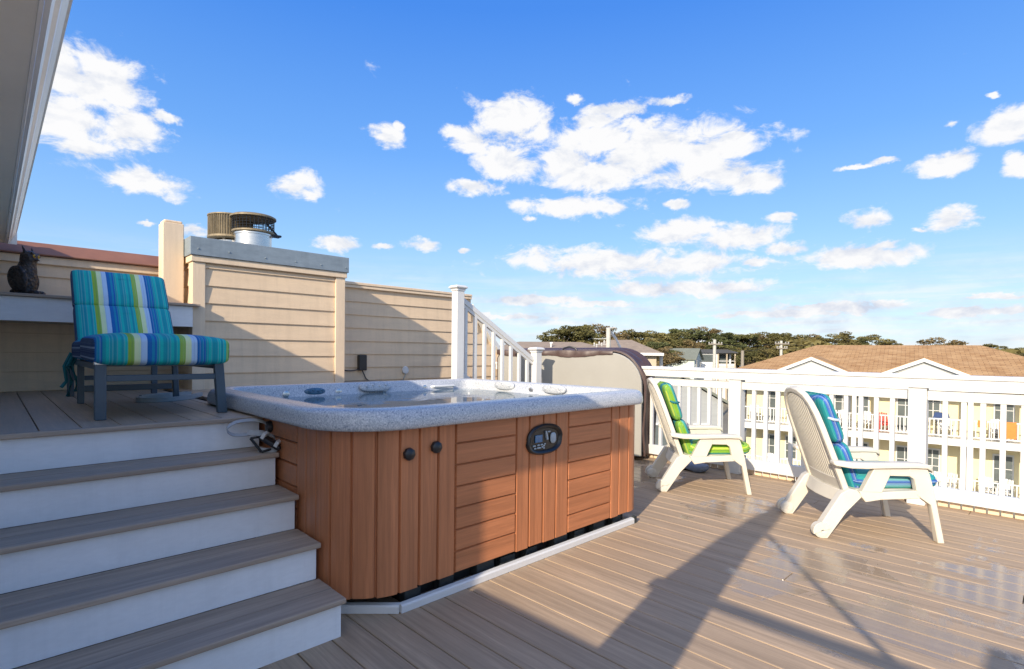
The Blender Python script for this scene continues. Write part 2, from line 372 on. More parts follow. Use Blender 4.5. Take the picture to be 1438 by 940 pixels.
# back parapet wall, left stretch (behind the bench) and right stretch (behind the tub)
w1 = thing('back_wall', 'cream lap sided wall behind the owl and the white bench', 'wall', (.4, 6.2, .875))
mb = MB(); siding_y(mb, -.9, 1.36, 6.13, ZP, .80, 1.985); mb.box(-.9, 1.36, 6.152, 6.4, -.3, 2.0); W(mb.build('siding', D['cream']), w1)
mb = MB(); mb.box(-.9, 1.36, 6.092, 6.15, 1.962, 2.028, b=.004); W(mb.build('trim_board', D['cream2']), w1)
mb = MB(); mb.prism([(6.06,2.03),(6.055,2.042),(6.20,2.155),(6.48,2.155),(6.48,2.03)], -.9, 1.30, Matrix(((0,1,0,0),(1,0,0,0),(0,0,1,0),(0,0,0,1)))); W(mb.build('brown_coping', D['brownflash'], bevel=.004), w1)
w2 = thing('back_wall', 'cream lap sided wall between the chimney chase and the white stair post', 'wall', (4.3, 6.2, 0))
mb = MB(); siding_y(mb, 2.79, 5.10, 6.13, ZP, -.02, 2.022)
zz = sorted([z for z in ZP if -.02 < z < 2.02] + [-.02, 2.022])
for a_, b_ in zip(zz[:-1], zz[1:]):
    siding_y(mb, 5.10, min(5.87, 5.10 + max(.01, (1.86-b_)*.875)), 6.13, [], a_, b_)
mb.prism([(2.79,-.3),(5.9,-.3),(5.72,1.20),(5.10,1.90),(5.0,2.03),(2.79,2.03)], 6.152, 6.4); W(mb.build('siding', D['cream']), w2)
mb = MB(); mb.prism([(5.105,1.955),(5.105,1.87),(5.70,1.20),(5.77,1.20)], 6.06, 6.41); mb.box(5.70,5.77,6.06,6.41,-.3,1.199); W(mb.build('rake_trim', D['white'], bevel=.003), w2)
mb = MB(); mb.box(2.82, 5.10, 6.085, 6.15, 2.024, 2.058, b=.004); W(mb.build('trim_board', D['cream2']), w2)
mb = MB(); mb.box(2.82, 5.10, 6.075, 6.42, 2.061, 2.095, b=.006); W(mb.build('coping', D['cream2']), w2)
# chimney chase
ch = thing('chimney_chase', 'cream sided chimney chase with a grey metal cap', 'chimney', (2.07, 5.9, .875))
mb = MB(); siding_y(mb, 1.43, 2.70, 5.56, ZL, .80, 2.045); siding_x(mb, 5.66, 6.6, 1.345, ZL, .80, 2.045); mb.box(1.37, 2.79, 5.585, 6.6, -.2, 2.06); W(mb.build('siding', D['cream']), ch)
mb = MB(); mb.box(1.322, 1.428, 5.53, 5.665, .80, 2.046, b=.004); W(mb.build('corner_board', D['cream2']), ch)
mb = MB(); mb.box(2.702, 2.812, 5.53, 5.64, .80, 2.046, b=.004); mb.box(2.792, 2.812, 5.642, 6.13, .80, 2.046); W(mb.build('corner_board', D['cream2']), ch)
mb = MB(); mb.box(1.308, 2.826, 5.514, 6.62, 2.048, 2.104, b=.005); W(mb.build('trim_board', D['cream2']), ch)
mb = MB(); mb.box(1.296, 2.84, 5.50, 6.64, 2.106, 2.272, b=.004)
for q in (1.36, 1.62, 1.95, 2.25, 2.52, 2.80): mb.superell(.007, .006, .007, 1, 1, Matrix.Translation((q, 5.498, 2.135 + (.02 if q > 1.7 else .03))), nu=10, nv=6)
W(mb.build('metal_cap', D['flash']), ch)
# flue caps on the chase
f1 = thing('flue_cap', 'stainless flue with a round lid and wire cage on the chimney chase', 'chimney cap', (1.985, 5.95, 2.27))
mb = MB(); mb.lathe([(.178,0),(.178,.17),(.186,.172),(.186,.188),(.17,.19)], n=40); W2 = mb.build('flue_pipe', D['steel'], f1, True)
mb = MB(); mb.lathe([(.192,.192),(.206,.198),(.206,.214),(.15,.225),(.12,.235)], n=40); mb.build('storm_collar', D['rustmetal'], f1, True)
mb = MB(); mb.lathe([(.215,.352),(.222,.350),(.222,.366),(.20,.378),(.0,.392)], n=40); mb.build('lid', D['rustmetal'], f1, True)
mb = MB()
for k in range(34):
    a = 2*math.pi*k/34; mb.bar((.2*math.cos(a), .2*math.sin(a), .205), (.2*math.cos(a), .2*math.sin(a), .355), .005, .005)
for z in (.232,.26,.288,.316,.340):
    mb.tube([(.2*math.cos(2*math.pi*k/34), .2*math.sin(2*math.pi*k/34), z) for k in range(35)], .003, 5)
mb.build('wire_cage', D['dark'], f1)
mb = MB(); mb.box(.12,.25,-.12,-.03,.178,.20, b=.008); mb.tube([(.1,-.1,.30),(.2,-.08,.215),(.235,-.06,.185)], .01, 8); mb.build('bracket', D['dark'], f1)
f2 = thing('flue_cap', 'bronze ribbed drum flue cap at the left on the chimney chase', 'chimney cap', (1.87, 6.30, 2.27))
mb = MB(); mb.lathe([(.15,0),(.15,.14),(.135,.15)], n=32); mb.build('flue_pipe', D['steel'], f2, True)
mb = MB(); mb.lathe([(.0,.155),(.21,.155),(.225,.165),(.225,.185),(.208,.187),(.208,.395),(.225,.397),(.225,.41),(.0,.418)], n=48)
for k in range(56):
    a = 2*math.pi*k/56; mb.bar((.214*math.cos(a), .214*math.sin(a), .187), (.214*math.cos(a), .214*math.sin(a), .396), .008, .012)
mb.build('ribbed_drum', D['rustmetal'], f2)
for k in range(8):
    a = 2*math.pi*k/8; mb = MB(); mb.box(-.012,.012,-.012,.012,.14,.157, M=Matrix.Translation((.14*math.cos(a), .14*math.sin(a), 0))); mb.build('standoff', D['steel'], f2)
# boxed post beside the chase
mb = MB(); mb.box(1.125, 1.292, 5.70, 5.88, 1.659, 2.405, b=.006); mb.box(1.135,1.282,5.71,5.87,2.405,2.43,b=.01)
tag(mb.build('boxed_post', D['cream2']), 'tall cream boxed post standing on the bench end beside the chimney chase', 'post')
# bench / ledge
bn = thing('ledge_bench', 'white fronted ledge with a grey board top under the owl', 'ledge', (.4, 5.8, .875))
mb = MB(); mb.box(-.7, 1.318, 5.498, 5.518, 1.449, 1.632, b=.002); W(mb.build('fascia', D['riser']), bn)
mb = MB(); mb.box(-.7, 1.372, 5.468, 5.60, 1.634, 1.657, b=.004); mb.box(-.7, 1.318, 5.604, 5.84, 1.634, 1.657, b=.003); mb.box(-.7,1.318,5.844,6.108,1.634,1.657,b=.003); W(mb.build('top_board', D['tread']), bn)
mb = MB(); mb.box(-.7, 1.316, 5.52, 6.10, 1.452, 1.47); W(mb.build('underside', D['tan']), bn)
# house whose eave hangs over the upper left
hs = thing('house', 'beige house eave with a glossy gutter hanging over the upper left', 'house', (-1.8, 4, 0))
mb = MB(); mb.box(-4.5, -.62, 1.34, 6.09, -6.2, 2.095); W(mb.build('wall', D['riser']), hs)
mb = MB(); mb.box(-4.5, .0855, 1.12, 6.05, 2.10, 2.118); W(mb.build('soffit', D['soffit']), hs)
mb = MB(); mb.box(.086, .0955, 1.12, 6.05, 2.0985, 2.214); W(mb.build('fascia', D['gutter']), hs)
mb = MB(); pr = [(.096,2.100),(.108,2.098),(.116,2.112),(.128,2.122),(.134,2.150),(.150,2.170),(.155,2.205),(.163,2.207),(.163,2.215),(.150,2.215),(.144,2.176),(.128,2.156),(.122,2.126),(.106,2.112),(.098,2.110)]
vs = [(a, 1.12, b) for a, b in pr] + [(a, 6.06, b) for a, b in pr]; n = len(pr)
mb.add(vs, [tuple(range(n)), tuple(range(2*n-1, n-1, -1))] + [(i, i+n, (i+1)%n+n, (i+1)%n) for i in range(n)])
mb.box(.094,.163,6.062,6.075,2.10,2.215)
W(mb.build('gutter', D['gutter']), hs)
mb = MB(); mb.prism([(-4.5,2.12),(.085,2.12),(.085,2.213),(-4.5,3.3)], 1.10, 6.06, None); W(mb.build('roof', D['shinglebrown']), hs)
# unseen objects added behind the camera and shaped to cast the deck shade
hw = MB(); hw.box(-.66, -.60, .44, 1.335, 0, 1.15, b=.004); hw.box(-.69,-.57,.43,1.335,1.15,1.165,b=.004); tag(hw.build('wall_shadow_caster', D['riser']), 'unseen low half wall added to shade the deck', 'wall')  # unseen wall added to keep the near deck in shade
pr_ = thing('rail_shadow_caster', 'unseen rail and capped post added to cast their shadow on the deck', 'railing', (-.62,-.2,0))  # unseen rail added to cast the bar and knob shadow
mb = MB(); mb.box(-.655,-.595,.39,.435,0,1.53); mb.box(-.675,-.575,.355,.475,1.53,1.57,b=.01); W(mb.build('newel_post', D['white']), pr_)
mb = MB(); mb.box(-.65,-.60,-2.6,.385,1.528,1.568); W(mb.build('top_rail', D['white']), pr_)
um = MB(); um.loft([[(-.66+.10*math.cos(a)*k, y+.16*math.sin(a)*k, z) for a in [2*math.pi*i/14 for i in range(14)]] for y, z, k in ((.50,.35,.5),(.36,1.2,1.0),(.26,1.6,1.0),(.10,2.0,.75),(-.05,2.3,.6),(-.20,2.6,.30),(-.24,2.68,.05))])
tag(um.build('parasol_shadow_caster', D['navy'], smooth=True), 'unseen parasol shape added to cast the slanting band of shadow', 'parasol')  # invented parasol, its slant shaped to cast the broad band of shade
lp = MB(); lp.tube([(-.6,-.72,1.45),(-.6,-.45,1.74),(-.6,-.05,2.18)], .017, 8); tag(lp.build('pole_shadow_caster', D['white']), 'unseen thin pole added to cast the narrow shadow line', 'pole')  # unseen pole added for the thin diagonal shadow
cb = MB(); cb.box(-1.1,-.62,-2.2,-1.03,0,1.80,b=.03); tag(cb.build('box_shadow_caster', D['tan']), 'unseen tall box added to cast the corner shadow', 'cabinet')  # invented box that darkens the near right corner of the deck
# ------------------------------------------------------------------ deck railing
rl = thing('deck_railing', 'white vinyl deck railing with square balusters and a wide top cap', 'railing', (5.65, 1.6, 0))
PY = [-2.245, -.70, .84, 2.385, 3.93, 5.475]
for y in PY:
    mb = MB(); mb.box(5.59, 5.715, y-.0625, y+.0625, 0.001, .984, b=.004); W(mb.build('post', D['white']), rl)
mb = MB(); mb.box(5.575, 5.73, -2.6, 6.07, .986, 1.062, b=.005); mb.box(5.565, 5.74, -2.6, 6.07, 1.064, 1.10, b=.007); W(mb.build('top_cap', D['white']), rl)
for a, b in zip(PY[:-1], PY[1:]):
    mb = MB(); mb.box(5.628, 5.678, a+.064, b-.064, .885, .965, b=.003); W(mb.build('upper_rail', D['white']), rl)
    mb = MB(); mb.box(5.628, 5.678, a+.064, b-.064, .060, .170, b=.003); W(mb.build('lower_rail', D['white']), rl)
    n = 11; g = (b-a-.125)/(n+1)
    for k in range(n):
        y = a + .0625 + g*(k+1)
        mb = MB(); mb.box(5.635, 5.670, y-.0175, y+.0175, .170, .885); W(mb.build('baluster', D['white'], bevel=.002), rl)
mb = MB()
for k in range(110):
    y = -2.6 + k*.079; mb.box(5.70, 5.725, y, y+.066, .001, .05)
mb.box(5.70,5.725,-2.6,6.07,.0505,.058)
W(mb.build('drain_strip', D['cream2']), rl)
# ------------------------------------------------------------------ handrail of the back stair
sr = thing('stair_handrail', 'white stair handrail sloping down from a tall capped post behind the tub', 'handrail', (3.6, 4.36, 0))
def capped(mb, x, y, z0, z1, w=.094):
    mb.box(x-w/2, x+w/2, y-w/2, y+w/2, z0, z1-.045, b=.003)
def cap(mb, x, y, z1, w=.094):
    h = w/2
    mb.box(x-h-.008, x+h+.008, y-h-.008, y+h+.008, z1-.062, z1-.046, b=.003)
    mb.loft([[(x+sx*a, y+sy*a, z) for sx, sy in ((-1,-1),(1,-1),(1,1),(-1,1))] for a, z in ((h+.008,z1-.045),(h+.026,z1-.030),(h+.026,z1-.022),(h+.010,z1-.006),(.004,z1))])
for (x, y, z0, z1) in ((3.50,4.40,.876,1.945),(4.70,4.40,.002,1.315)):
    mb = MB(); capped(mb, x, y, z0, z1); p = W(mb.build('post', D['white']), sr)
    mb = MB(); cap(mb, x, y, z1); c_ = mb.build('post_cap', D['white']); c_.parent = p
a = Vector((3.55,4.44,1.815)); b = Vector((4.655,4.425,1.165)); d = b-a
mb = MB(); mb.bar(a, b, .06, .052, bev=.006); mb.bar(a-Vector((0,0,.045)), b-Vector((0,0,.045)), .036, .035); W(mb.build('hand_rail', D['white']), sr)
mb = MB(); mb.bar(a-Vector((0,0,.80)), b-Vector((0,0,.80)), .04, .07, bev=.004); W(mb.build('bottom_rail', D['white']), sr)
for k in range(8):
    t = (k+.62)/8.25; p = a + d*t
    mb = MB(); mb.box(p.x-.017, p.x+.017, p.y-.017, p.y+.017, p.z-.80, p.z-.04); W(mb.build('baluster', D['white'], bevel=.002), sr)
bs = thing('back_stair', 'brown stair treads stepping down behind the hot tub', 'steps', (4.0, 4.9, 0))
for k in range(4):
    mb = MB(); z = .875-.175*(k+1); mb.box(3.57+.25*k, 3.57+.25*(k+1)+.03, 4.47, 5.39, z-.025, z); W(mb.build('tread', D['tread']), bs)
    mb = MB(); mb.box(3.56+.25*k, 3.568+.25*k, 4.47, 5.39, z+.001, z+.149); W(mb.build('riser', D['riser']), bs)
# ================================================================== hot tub
def rrect(x0, x1, y0, y1, rad, n=10):
    """counter-clockwise rounded rectangle, radii for corners (x0,y0),(x1,y0),(x1,y1),(x0,y1)"""
    out = []
    for (cx, cy, r, a0) in ((x0+rad[0], y0+rad[0], rad[0], 180), (x1-rad[1], y0+rad[1], rad[1], 270), (x1-rad[2], y1-rad[2], rad[2], 0), (x0+rad[3], y1-rad[3], rad[3], 90)):
        for k in range(n+1):
            a = R(a0 + 90*k/n); out.append((cx + r*math.cos(a), cy + r*math.sin(a)))
    return out
def dens(poly, step=.06):
    out = []
    for i, p in enumerate(poly):
        q = poly[(i+1) % len(poly)]; L = math.dist(p, q); m = max(1, int(L/step))
        for k in range(m): out.append((p[0]+(q[0]-p[0])*k/m, p[1]+(q[1]-p[1])*k/m))
    return out
ht = thing('hot_tub', 'square hot tub with speckled grey rim and reddish brown plank skirt', 'hot tub', (2.3, 3.2, 0))
X0, X1, Y0, Y1 = 1.045, 3.55, 2.115, 4.26
base = dens(rrect(X0, X1, Y0, Y1, (.38,.21,.21,.30), 12)); N = len(base)
cxm, cym = (X0+X1)/2, (Y0+Y1)/2
def inset(o):
    r = [max(.09, q-o) for q in (.38,.21,.21,.30)]
    # resample to N points by matching the base parameterisation
    pl = rrect(X0+o, X1-o, Y0+o, Y1-o, r, 12); b = rrect(X0, X1, Y0, Y1, (.38,.21,.21,.30), 12)
    out = []
    for i, p in enumerate(b):
        q = b[(i+1) % len(b)]; m = max(1, int(math.dist(p, q)/.06)); P0 = pl[i]; P1 = pl[(i+1) % len(pl)]
        for k in range(m): out.append((P0[0]+(P1[0]-P0[0])*k/m, P0[1]+(P1[1]-P0[1])*k/m))
    return out
prof = [(.05,.882),(.010,.883),(.002,.890),(0,.905),(.003,.935),(.010,.955),(.022,.971),(.040,.979),(.085,.983),(.120,.981),(.140,.975),(.150,.962),(.158,.945),(.172,.915),(.19,.885),(.22,.83),(.30,.60),(.36,.52),(.62,.49),(.68,.20),(.85,.16)]
rings = []
for o, z in prof:
    r = inset(o); rr = []
    for i, (x, y) in enumerate(r):
        a = math.atan2(y-cym, x-cxm); k = 0
        if .15 < o < .65: k = .028*math.sin(7*a+.6)*min(1, (o-.15)/.03) + .014*math.sin(15*a)*min(1,(o-.15)/.03)
        rr.append((x + (cxm-x)*k*.6, y + (cym-y)*k*.6, z + (k*.25 if .15 < o < .2 else 0)))
    rings.append(rr)
mb = MB(); mb.loft(rings, cap0=False)
W(mb.build('shell', D['acrylic'], smooth=True, angle=60, recalc=True), ht)
mb = MB(); r = inset(.186)
ZW = .892
mb.add([(x, y, ZW) for x, y in r], [tuple(range(len(r)))])
W(mb.build('water', D['water']), ht)
# skirt planks along a path (left side, rounded corner, front, right corner, right side)
sx0, sx1, sy0, sy1, ra, rb = 1.125, 3.515, 2.19, 4.19, .30, .15
S1 = sy1-.3-sy0-ra; S2 = S1+ra*math.pi/2; S3 = S2+(sx1-rb-sx0-ra); S4 = S3+rb*math.pi/2; S5 = S4+(sy1-.05-sy0-rb)
def sp(s):
    if s < S1: return (sx0, sy1-.3-s), (-1, 0)
    if s < S2:
        a = math.pi + (s-S1)/ra; return (sx0+ra+ra*math.cos(a), sy0+ra+ra*math.sin(a)), (math.cos(a), math.sin(a))
    if s < S3: return (sx0+ra+s-S2, sy0), (0, -1)
    if s < S4:
        a = 1.5*math.pi + (s-S3)/rb; return (sx1-rb+rb*math.cos(a), sy0+rb+rb*math.sin(a)), (math.cos(a), math.sin(a))
    return (sx1, sy0+rb+s-S4), (1, 0)
def fx(x): return S2 + x - sx0 - ra
def plank(mb, s0, s1, z0, z1, vert=True, g=.007, dep=.013):
    ss = [(s0, -dep), (s0+.0025, -dep)] + [(s0+.0025+g*.8, 0)]
    m = max(1, int((s1-s0)/.03)); ss += [(s0+g+(s1-s0-2*g)*k/m, 0) for k in range(1, m)]
    ss += [(s1-.0025-g*.8, 0), (s1-.0025, -dep), (s1, -dep)]
    zs = [(z0, 0), (z1, 0)] if vert else [(z0, -dep), (z0+.002, -dep), (z0+.002+g*.8, 0), (z1-.001-g*.5, 0), (z1, -dep)]
    rows = []
    for z, dz in zs:
        row = []
        for s, ds in ss:
            (x, y), (nx, ny) = sp(s); o = min(ds, dz); row.append((x+nx*o, y+ny*o, z))
        rows.append(row)
    n = len(ss); vs = [p for r_ in rows for p in r_]; fs = []
    for j in range(len(rows)-1):
        for i in range(n-1): fs.append((j*n+i, j*n+i+1, (j+1)*n+i+1, (j+1)*n+i))
    mb.add(vs, fs)
ZB, ZT = .092, .884
def vpanel(edges):
    mb = MB()
    for i, (a, b) in enumerate(zip(edges[:-1], edges[1:])): plank(mb, a, b, ZB + (.004 if i % 3 == 1 else 0), ZT)
    W(mb.build('plank_panel', D['skirtv']), ht)
def hpanel(a, b):
    mb = MB(); n = 7; h = (ZT-ZB)/n
    for k in range(n): plank(mb, a, b, ZB+h*k, ZB+h*(k+1), False)
    W(mb.build('board_panel', D['skirth']), ht)
hpanel(.05, 1.17)
c0, c1 = 1.17, fx(1.737); vpanel([c0+(c1-c0)*k/9 for k in range(10)])
hpanel(fx(1.737), fx(2.181)); vpanel([fx(q) for q in (2.181,2.290,2.412,2.530,2.649)])
hpanel(fx(2.649), fx(3.116)); vpanel([fx(q) for q in (3.116,3.213,3.330)] + [S3+.06, S4-.02, S4+.09])
hpanel(S4+.09, S5)
mb = MB(); mb.box(sx0+.012, sx1-.012, sy0+.35, sy1, .10, .87); mb.box(sx0+.33, sx1-.2, sy0+.02, sy0+.4, .10, .87); mb.box(sx0+.34, sx1-.10, sy0+.10, sy1, 0.001, .098); mb.box(sx0+.12, sx1-.10, sy0+.36, sy1-.002, 0.002, .097)
W(mb.build('cabinet_core', D['black']), ht)
rnd = random.Random(4)
for k in range(9):
    x = 1.45+.215*k+.05*rnd.random(); mb = MB(); mb.box(x, x+.09+rnd.random()*.05, sy0+.045, sy0+.098, .002, .055+rnd.random()*.035, b=.004); W(mb.build('support_block', D['pads']), ht)
def trim(name, a, b, ext=0):
    a = Vector((a[0], a[1], 0)); b = Vector((b[0], b[1], 0)); d = (b-a).normalized(); n_ = Vector((d.y, -d.x, 0))
    L = (b-a).length; M = Matrix(((d.x,-n_.x,0,a.x),(d.y,-n_.y,0,a.y),(0,0,1,0),(0,0,0,1)))
    mb = MB(); mb.prism([(0,.001),(0,.034),(.006,.041),(.030,.044),(.034,.040),(.034,.001)], 0, L, M @ Matrix(((0,1,0,0),(1,0,0,0),(0,0,1,0),(0,0,0,1))))
    W(mb.build('base_trim', D['white'], bevel=.002), ht)
trim('t', (1.404,2.17), (3.392,2.17)); trim('t', (1.125,2.432), (1.392,2.178)); 
mb = MB(); mb.box(3.394,3.424,2.172,2.20,.001,.05); W(mb.build('base_trim', D['pads']), ht)
# knobs on the skirt
for (x, z) in ((1.444,.755),(1.604,.770)):
    mb = MB(); mb.lathe([(.0,0),(.030,0),(.032,.006),(.030,.020),(.020,.028),(0,.030)], n=8); o = mb.build('skirt_knob', D['dark'], smooth=True)
    o.location = (x, sy0-.001, z); o.rotation_euler = (R(90), R(12), 0); W(o, ht)
mb = MB(); mb.lathe([(0,0),(.032,0),(.034,.008),(.028,.024),(0,.028)], n=16); o = mb.build('strap_anchor', D['dark'], smooth=True); o.location = (sx0-.001, 3.07, .822); o.rotation_euler = (0, R(-90), 0); W(o, ht)
# control panel
cp = bpy.data.objects.new('control_panel', None); COL.objects.link(cp)
mb = MB()
def oval(rx, rz, y, n=44, sk=0): 
    out = []
    for k in range(n):
        a = 2*math.pi*k/n; c, s = math.cos(a), math.sin(a)
        x = rx*math.copysign(abs(c)**.78, c); z = rz*math.copysign(abs(s)**.8, s)
        if s > 0: z *= 1 + .16*math.cos(a*1.0)*0 + .10*(1-abs(c)); x += .006
        out.append((x, y, z))
    return out
mb.loft([oval(.158,.088,.0), oval(.158,.088,-.012), oval(.148,.079,-.020), oval(.136,.068,-.016), oval(.130,.062,-.004)], cap0=False)
bz = W(mb.build('control_panel', D['bezel'], smooth=True, angle=50), ht); bz.location = (2.412, sy0-.002, .722)
bpy.data.objects.remove(cp)
bz.parent = ht; bz.matrix_parent_inverse = Matrix.Identity(4); bz.location = (2.412-2.3, sy0-.002-3.2, .722)
def cpart(name, mat, fn):
    mb = MB(); fn(mb); o = mb.build(name, D[mat]); o.parent = bz; return o
cpart('display', 'lcd', lambda m: m.box(-.085,-.022,-.011,-.005,-.012,.032,b=.002))
cpart('rocker', 'button', lambda m: m.bar((.008,-.009,.05),(.022,-.009,-.002),.012,.012,(0,1,0)))
cpart('dial', 'button', lambda m: m.superell(.026,.010,.034,.8,1,Matrix.Translation((.075,-.010,.004)),nu=24,nv=10))
def keys(m):
    for x, z, w in ((-.092,-.03,.011),(-.055,-.028,.010),(-.026,-.028,.010),(-.085,-.046,.010),(-.050,-.045,.016),(-.020,-.042,.008),(-.006,-.036,.007),(.002,-.026,.006),(-.006,-.05,.006),(.04,.045,.010)):
        m.box(x-w, x+w, -.011, -.005, z-.0045, z+.0045, b=.002)
cpart('keypad', 'button', keys)
# fittings in the shell
def jetface(name, loc, rz, mat, a, b, n):
    mb = MB(); mb.superell(a, .022, b, .8, .9, nu=28, nv=12)
    for k in range(n):
        q = -a*.6 + 1.2*a*k/max(1, n-1)
        mb.lathe([(.0,.0),(.017,.0),(.018,.006),(.008,.009),(0,.006)], (0,0,0), 12) if False else mb.superell(.014,.010,.012,1,1,Matrix.Translation((q,-.018,.006*(k%2))),nu=12,nv=8)
    o = mb.build(name, mat, smooth=True); o.location = loc; o.rotation_euler = (R(-18) if rz == 0 else 0, 0 if rz == 0 else 0, rz); W(o, ht); return o
jetface('headrest', (2.36, 4.085, .945), 0, D['acrylic'], .15, .045, 4)
jetface('headrest', (3.37, 3.55, .945), R(-90), D['acrylic'], .13, .040, 3)
jetface('headrest', (3.37, 2.95, .945), R(-90), D['acrylic'], .13, .040, 2)
jetface('jet_plate', (1.83, 4.09, .925), 0, simple('jet plate blue', (.05,.12,.19), .25, .3, 30), .085, .028, 4)
mb = MB(); mb.tube([(2.93,4.085,.918),(2.95,4.055,.925),(3.18,4.055,.925),(3.20,4.085,.918)], .012, 10); W(mb.build('grab_bar', D['white'], smooth=True), ht)
for k in range(7):
    mb = MB(); mb.lathe([(0,.0),(.02,.0),(.026,.006),(.012,.012),(0,.010)], n=16); o = mb.build('jet', D['steel'], smooth=True)
    if k < 4: o.location = (1.5+.42*k+.1, 4.078, .915); o.rotation_euler = (R(90),0,0)
    else: o.location = (3.37, 2.55+.33*(k-4), .92); o.rotation_euler = (0,R(-90),0)
    W(o, ht)
# ------------------------------------------------------------------ cover leaning upright beyond the tub
cv = thing('tub_cover', 'folded tub cover with grey lining and brown vinyl skin standing on edge', 'tub cover', (5.42, 3.38, 0), math.atan2(.951,-.309))
def cprof(e, zb=.05, n=10):
    p = [(1.94+e, zb), (1.94+e, 1.17), (1.90+e*.5, 1.245+e)]
    p += [(1.6,1.258+e),(1.1,1.262+e),(.70,1.268+e)]
    r = .40
    for k in range(n+1):
        a = R(90+90*k/n); p.append((r+(r+e)*math.cos(a), 1.27-r+(r+e)*math.sin(a)))
    p += [(-e, .6), (-e*.9, .35), (-e*.8, zb)]
    return p
mb = MB(); mb.prism([(x, z) for x, z in cprof(-.012)], -.06, 0); o = mb.build('grey_lining', D['covergrey'], cv, bevel=.008)
sl = [(-.03,.0),(-.036,.022),(-.055,.026),(-.085,.004),(-.11,.002),(-.135,.030),(-.17,.038),(-.20,.014),(-.225,.012),(-.26,.045),(-.30,.055),(-.33,.03)]
rg = []
for y, e in sl:
    y *= 1.55; e *= 1.0
    rg.append([(x + (.012*math.sin(9*z+40*y) if x < .3 else 0), y + .010*math.sin(7*z+3*x), z) for x, z in cprof(e)])
mb = MB(); mb.loft(rg, cap0=False); mb.build('vinyl_skin', D['vinylbrown'], cv, True, angle=35)
fl = []; m = 40
for j in range(3):
    fl.append([])
rows = []
for k in range(m+1):
    x = .36 + 1.58*k/m; wv = .006*math.sin(k*.9)+.004*math.sin(k*2.3)
    zt = 1.283 + .004*math.sin(k*.5); zb = 1.205 + (.012*math.sin(k*.35)) + (.03*max(0, 1-k/6))
    rows.append([(x, -.02, zt), (x, .006+wv*.4, zt-.006), (x, .014+wv, (zt+zb)/2), (x, .010+wv, zb), (x, .003, zb+.002)])
mb = MB(); mb.loft(rows, close=False, cap0=False, cap1=False); mb.build('skirt_flap', D['vinylbrown'], cv, True)
mb = MB(); mb.tube([(1.02,-.03,1.27),(1.0,-.03,1.305),(.93,-.03,1.325),(.85,-.03,1.31),(.82,-.03,1.27)], .011, 8); mb.build('carry_handle', D['dark'], cv, True)
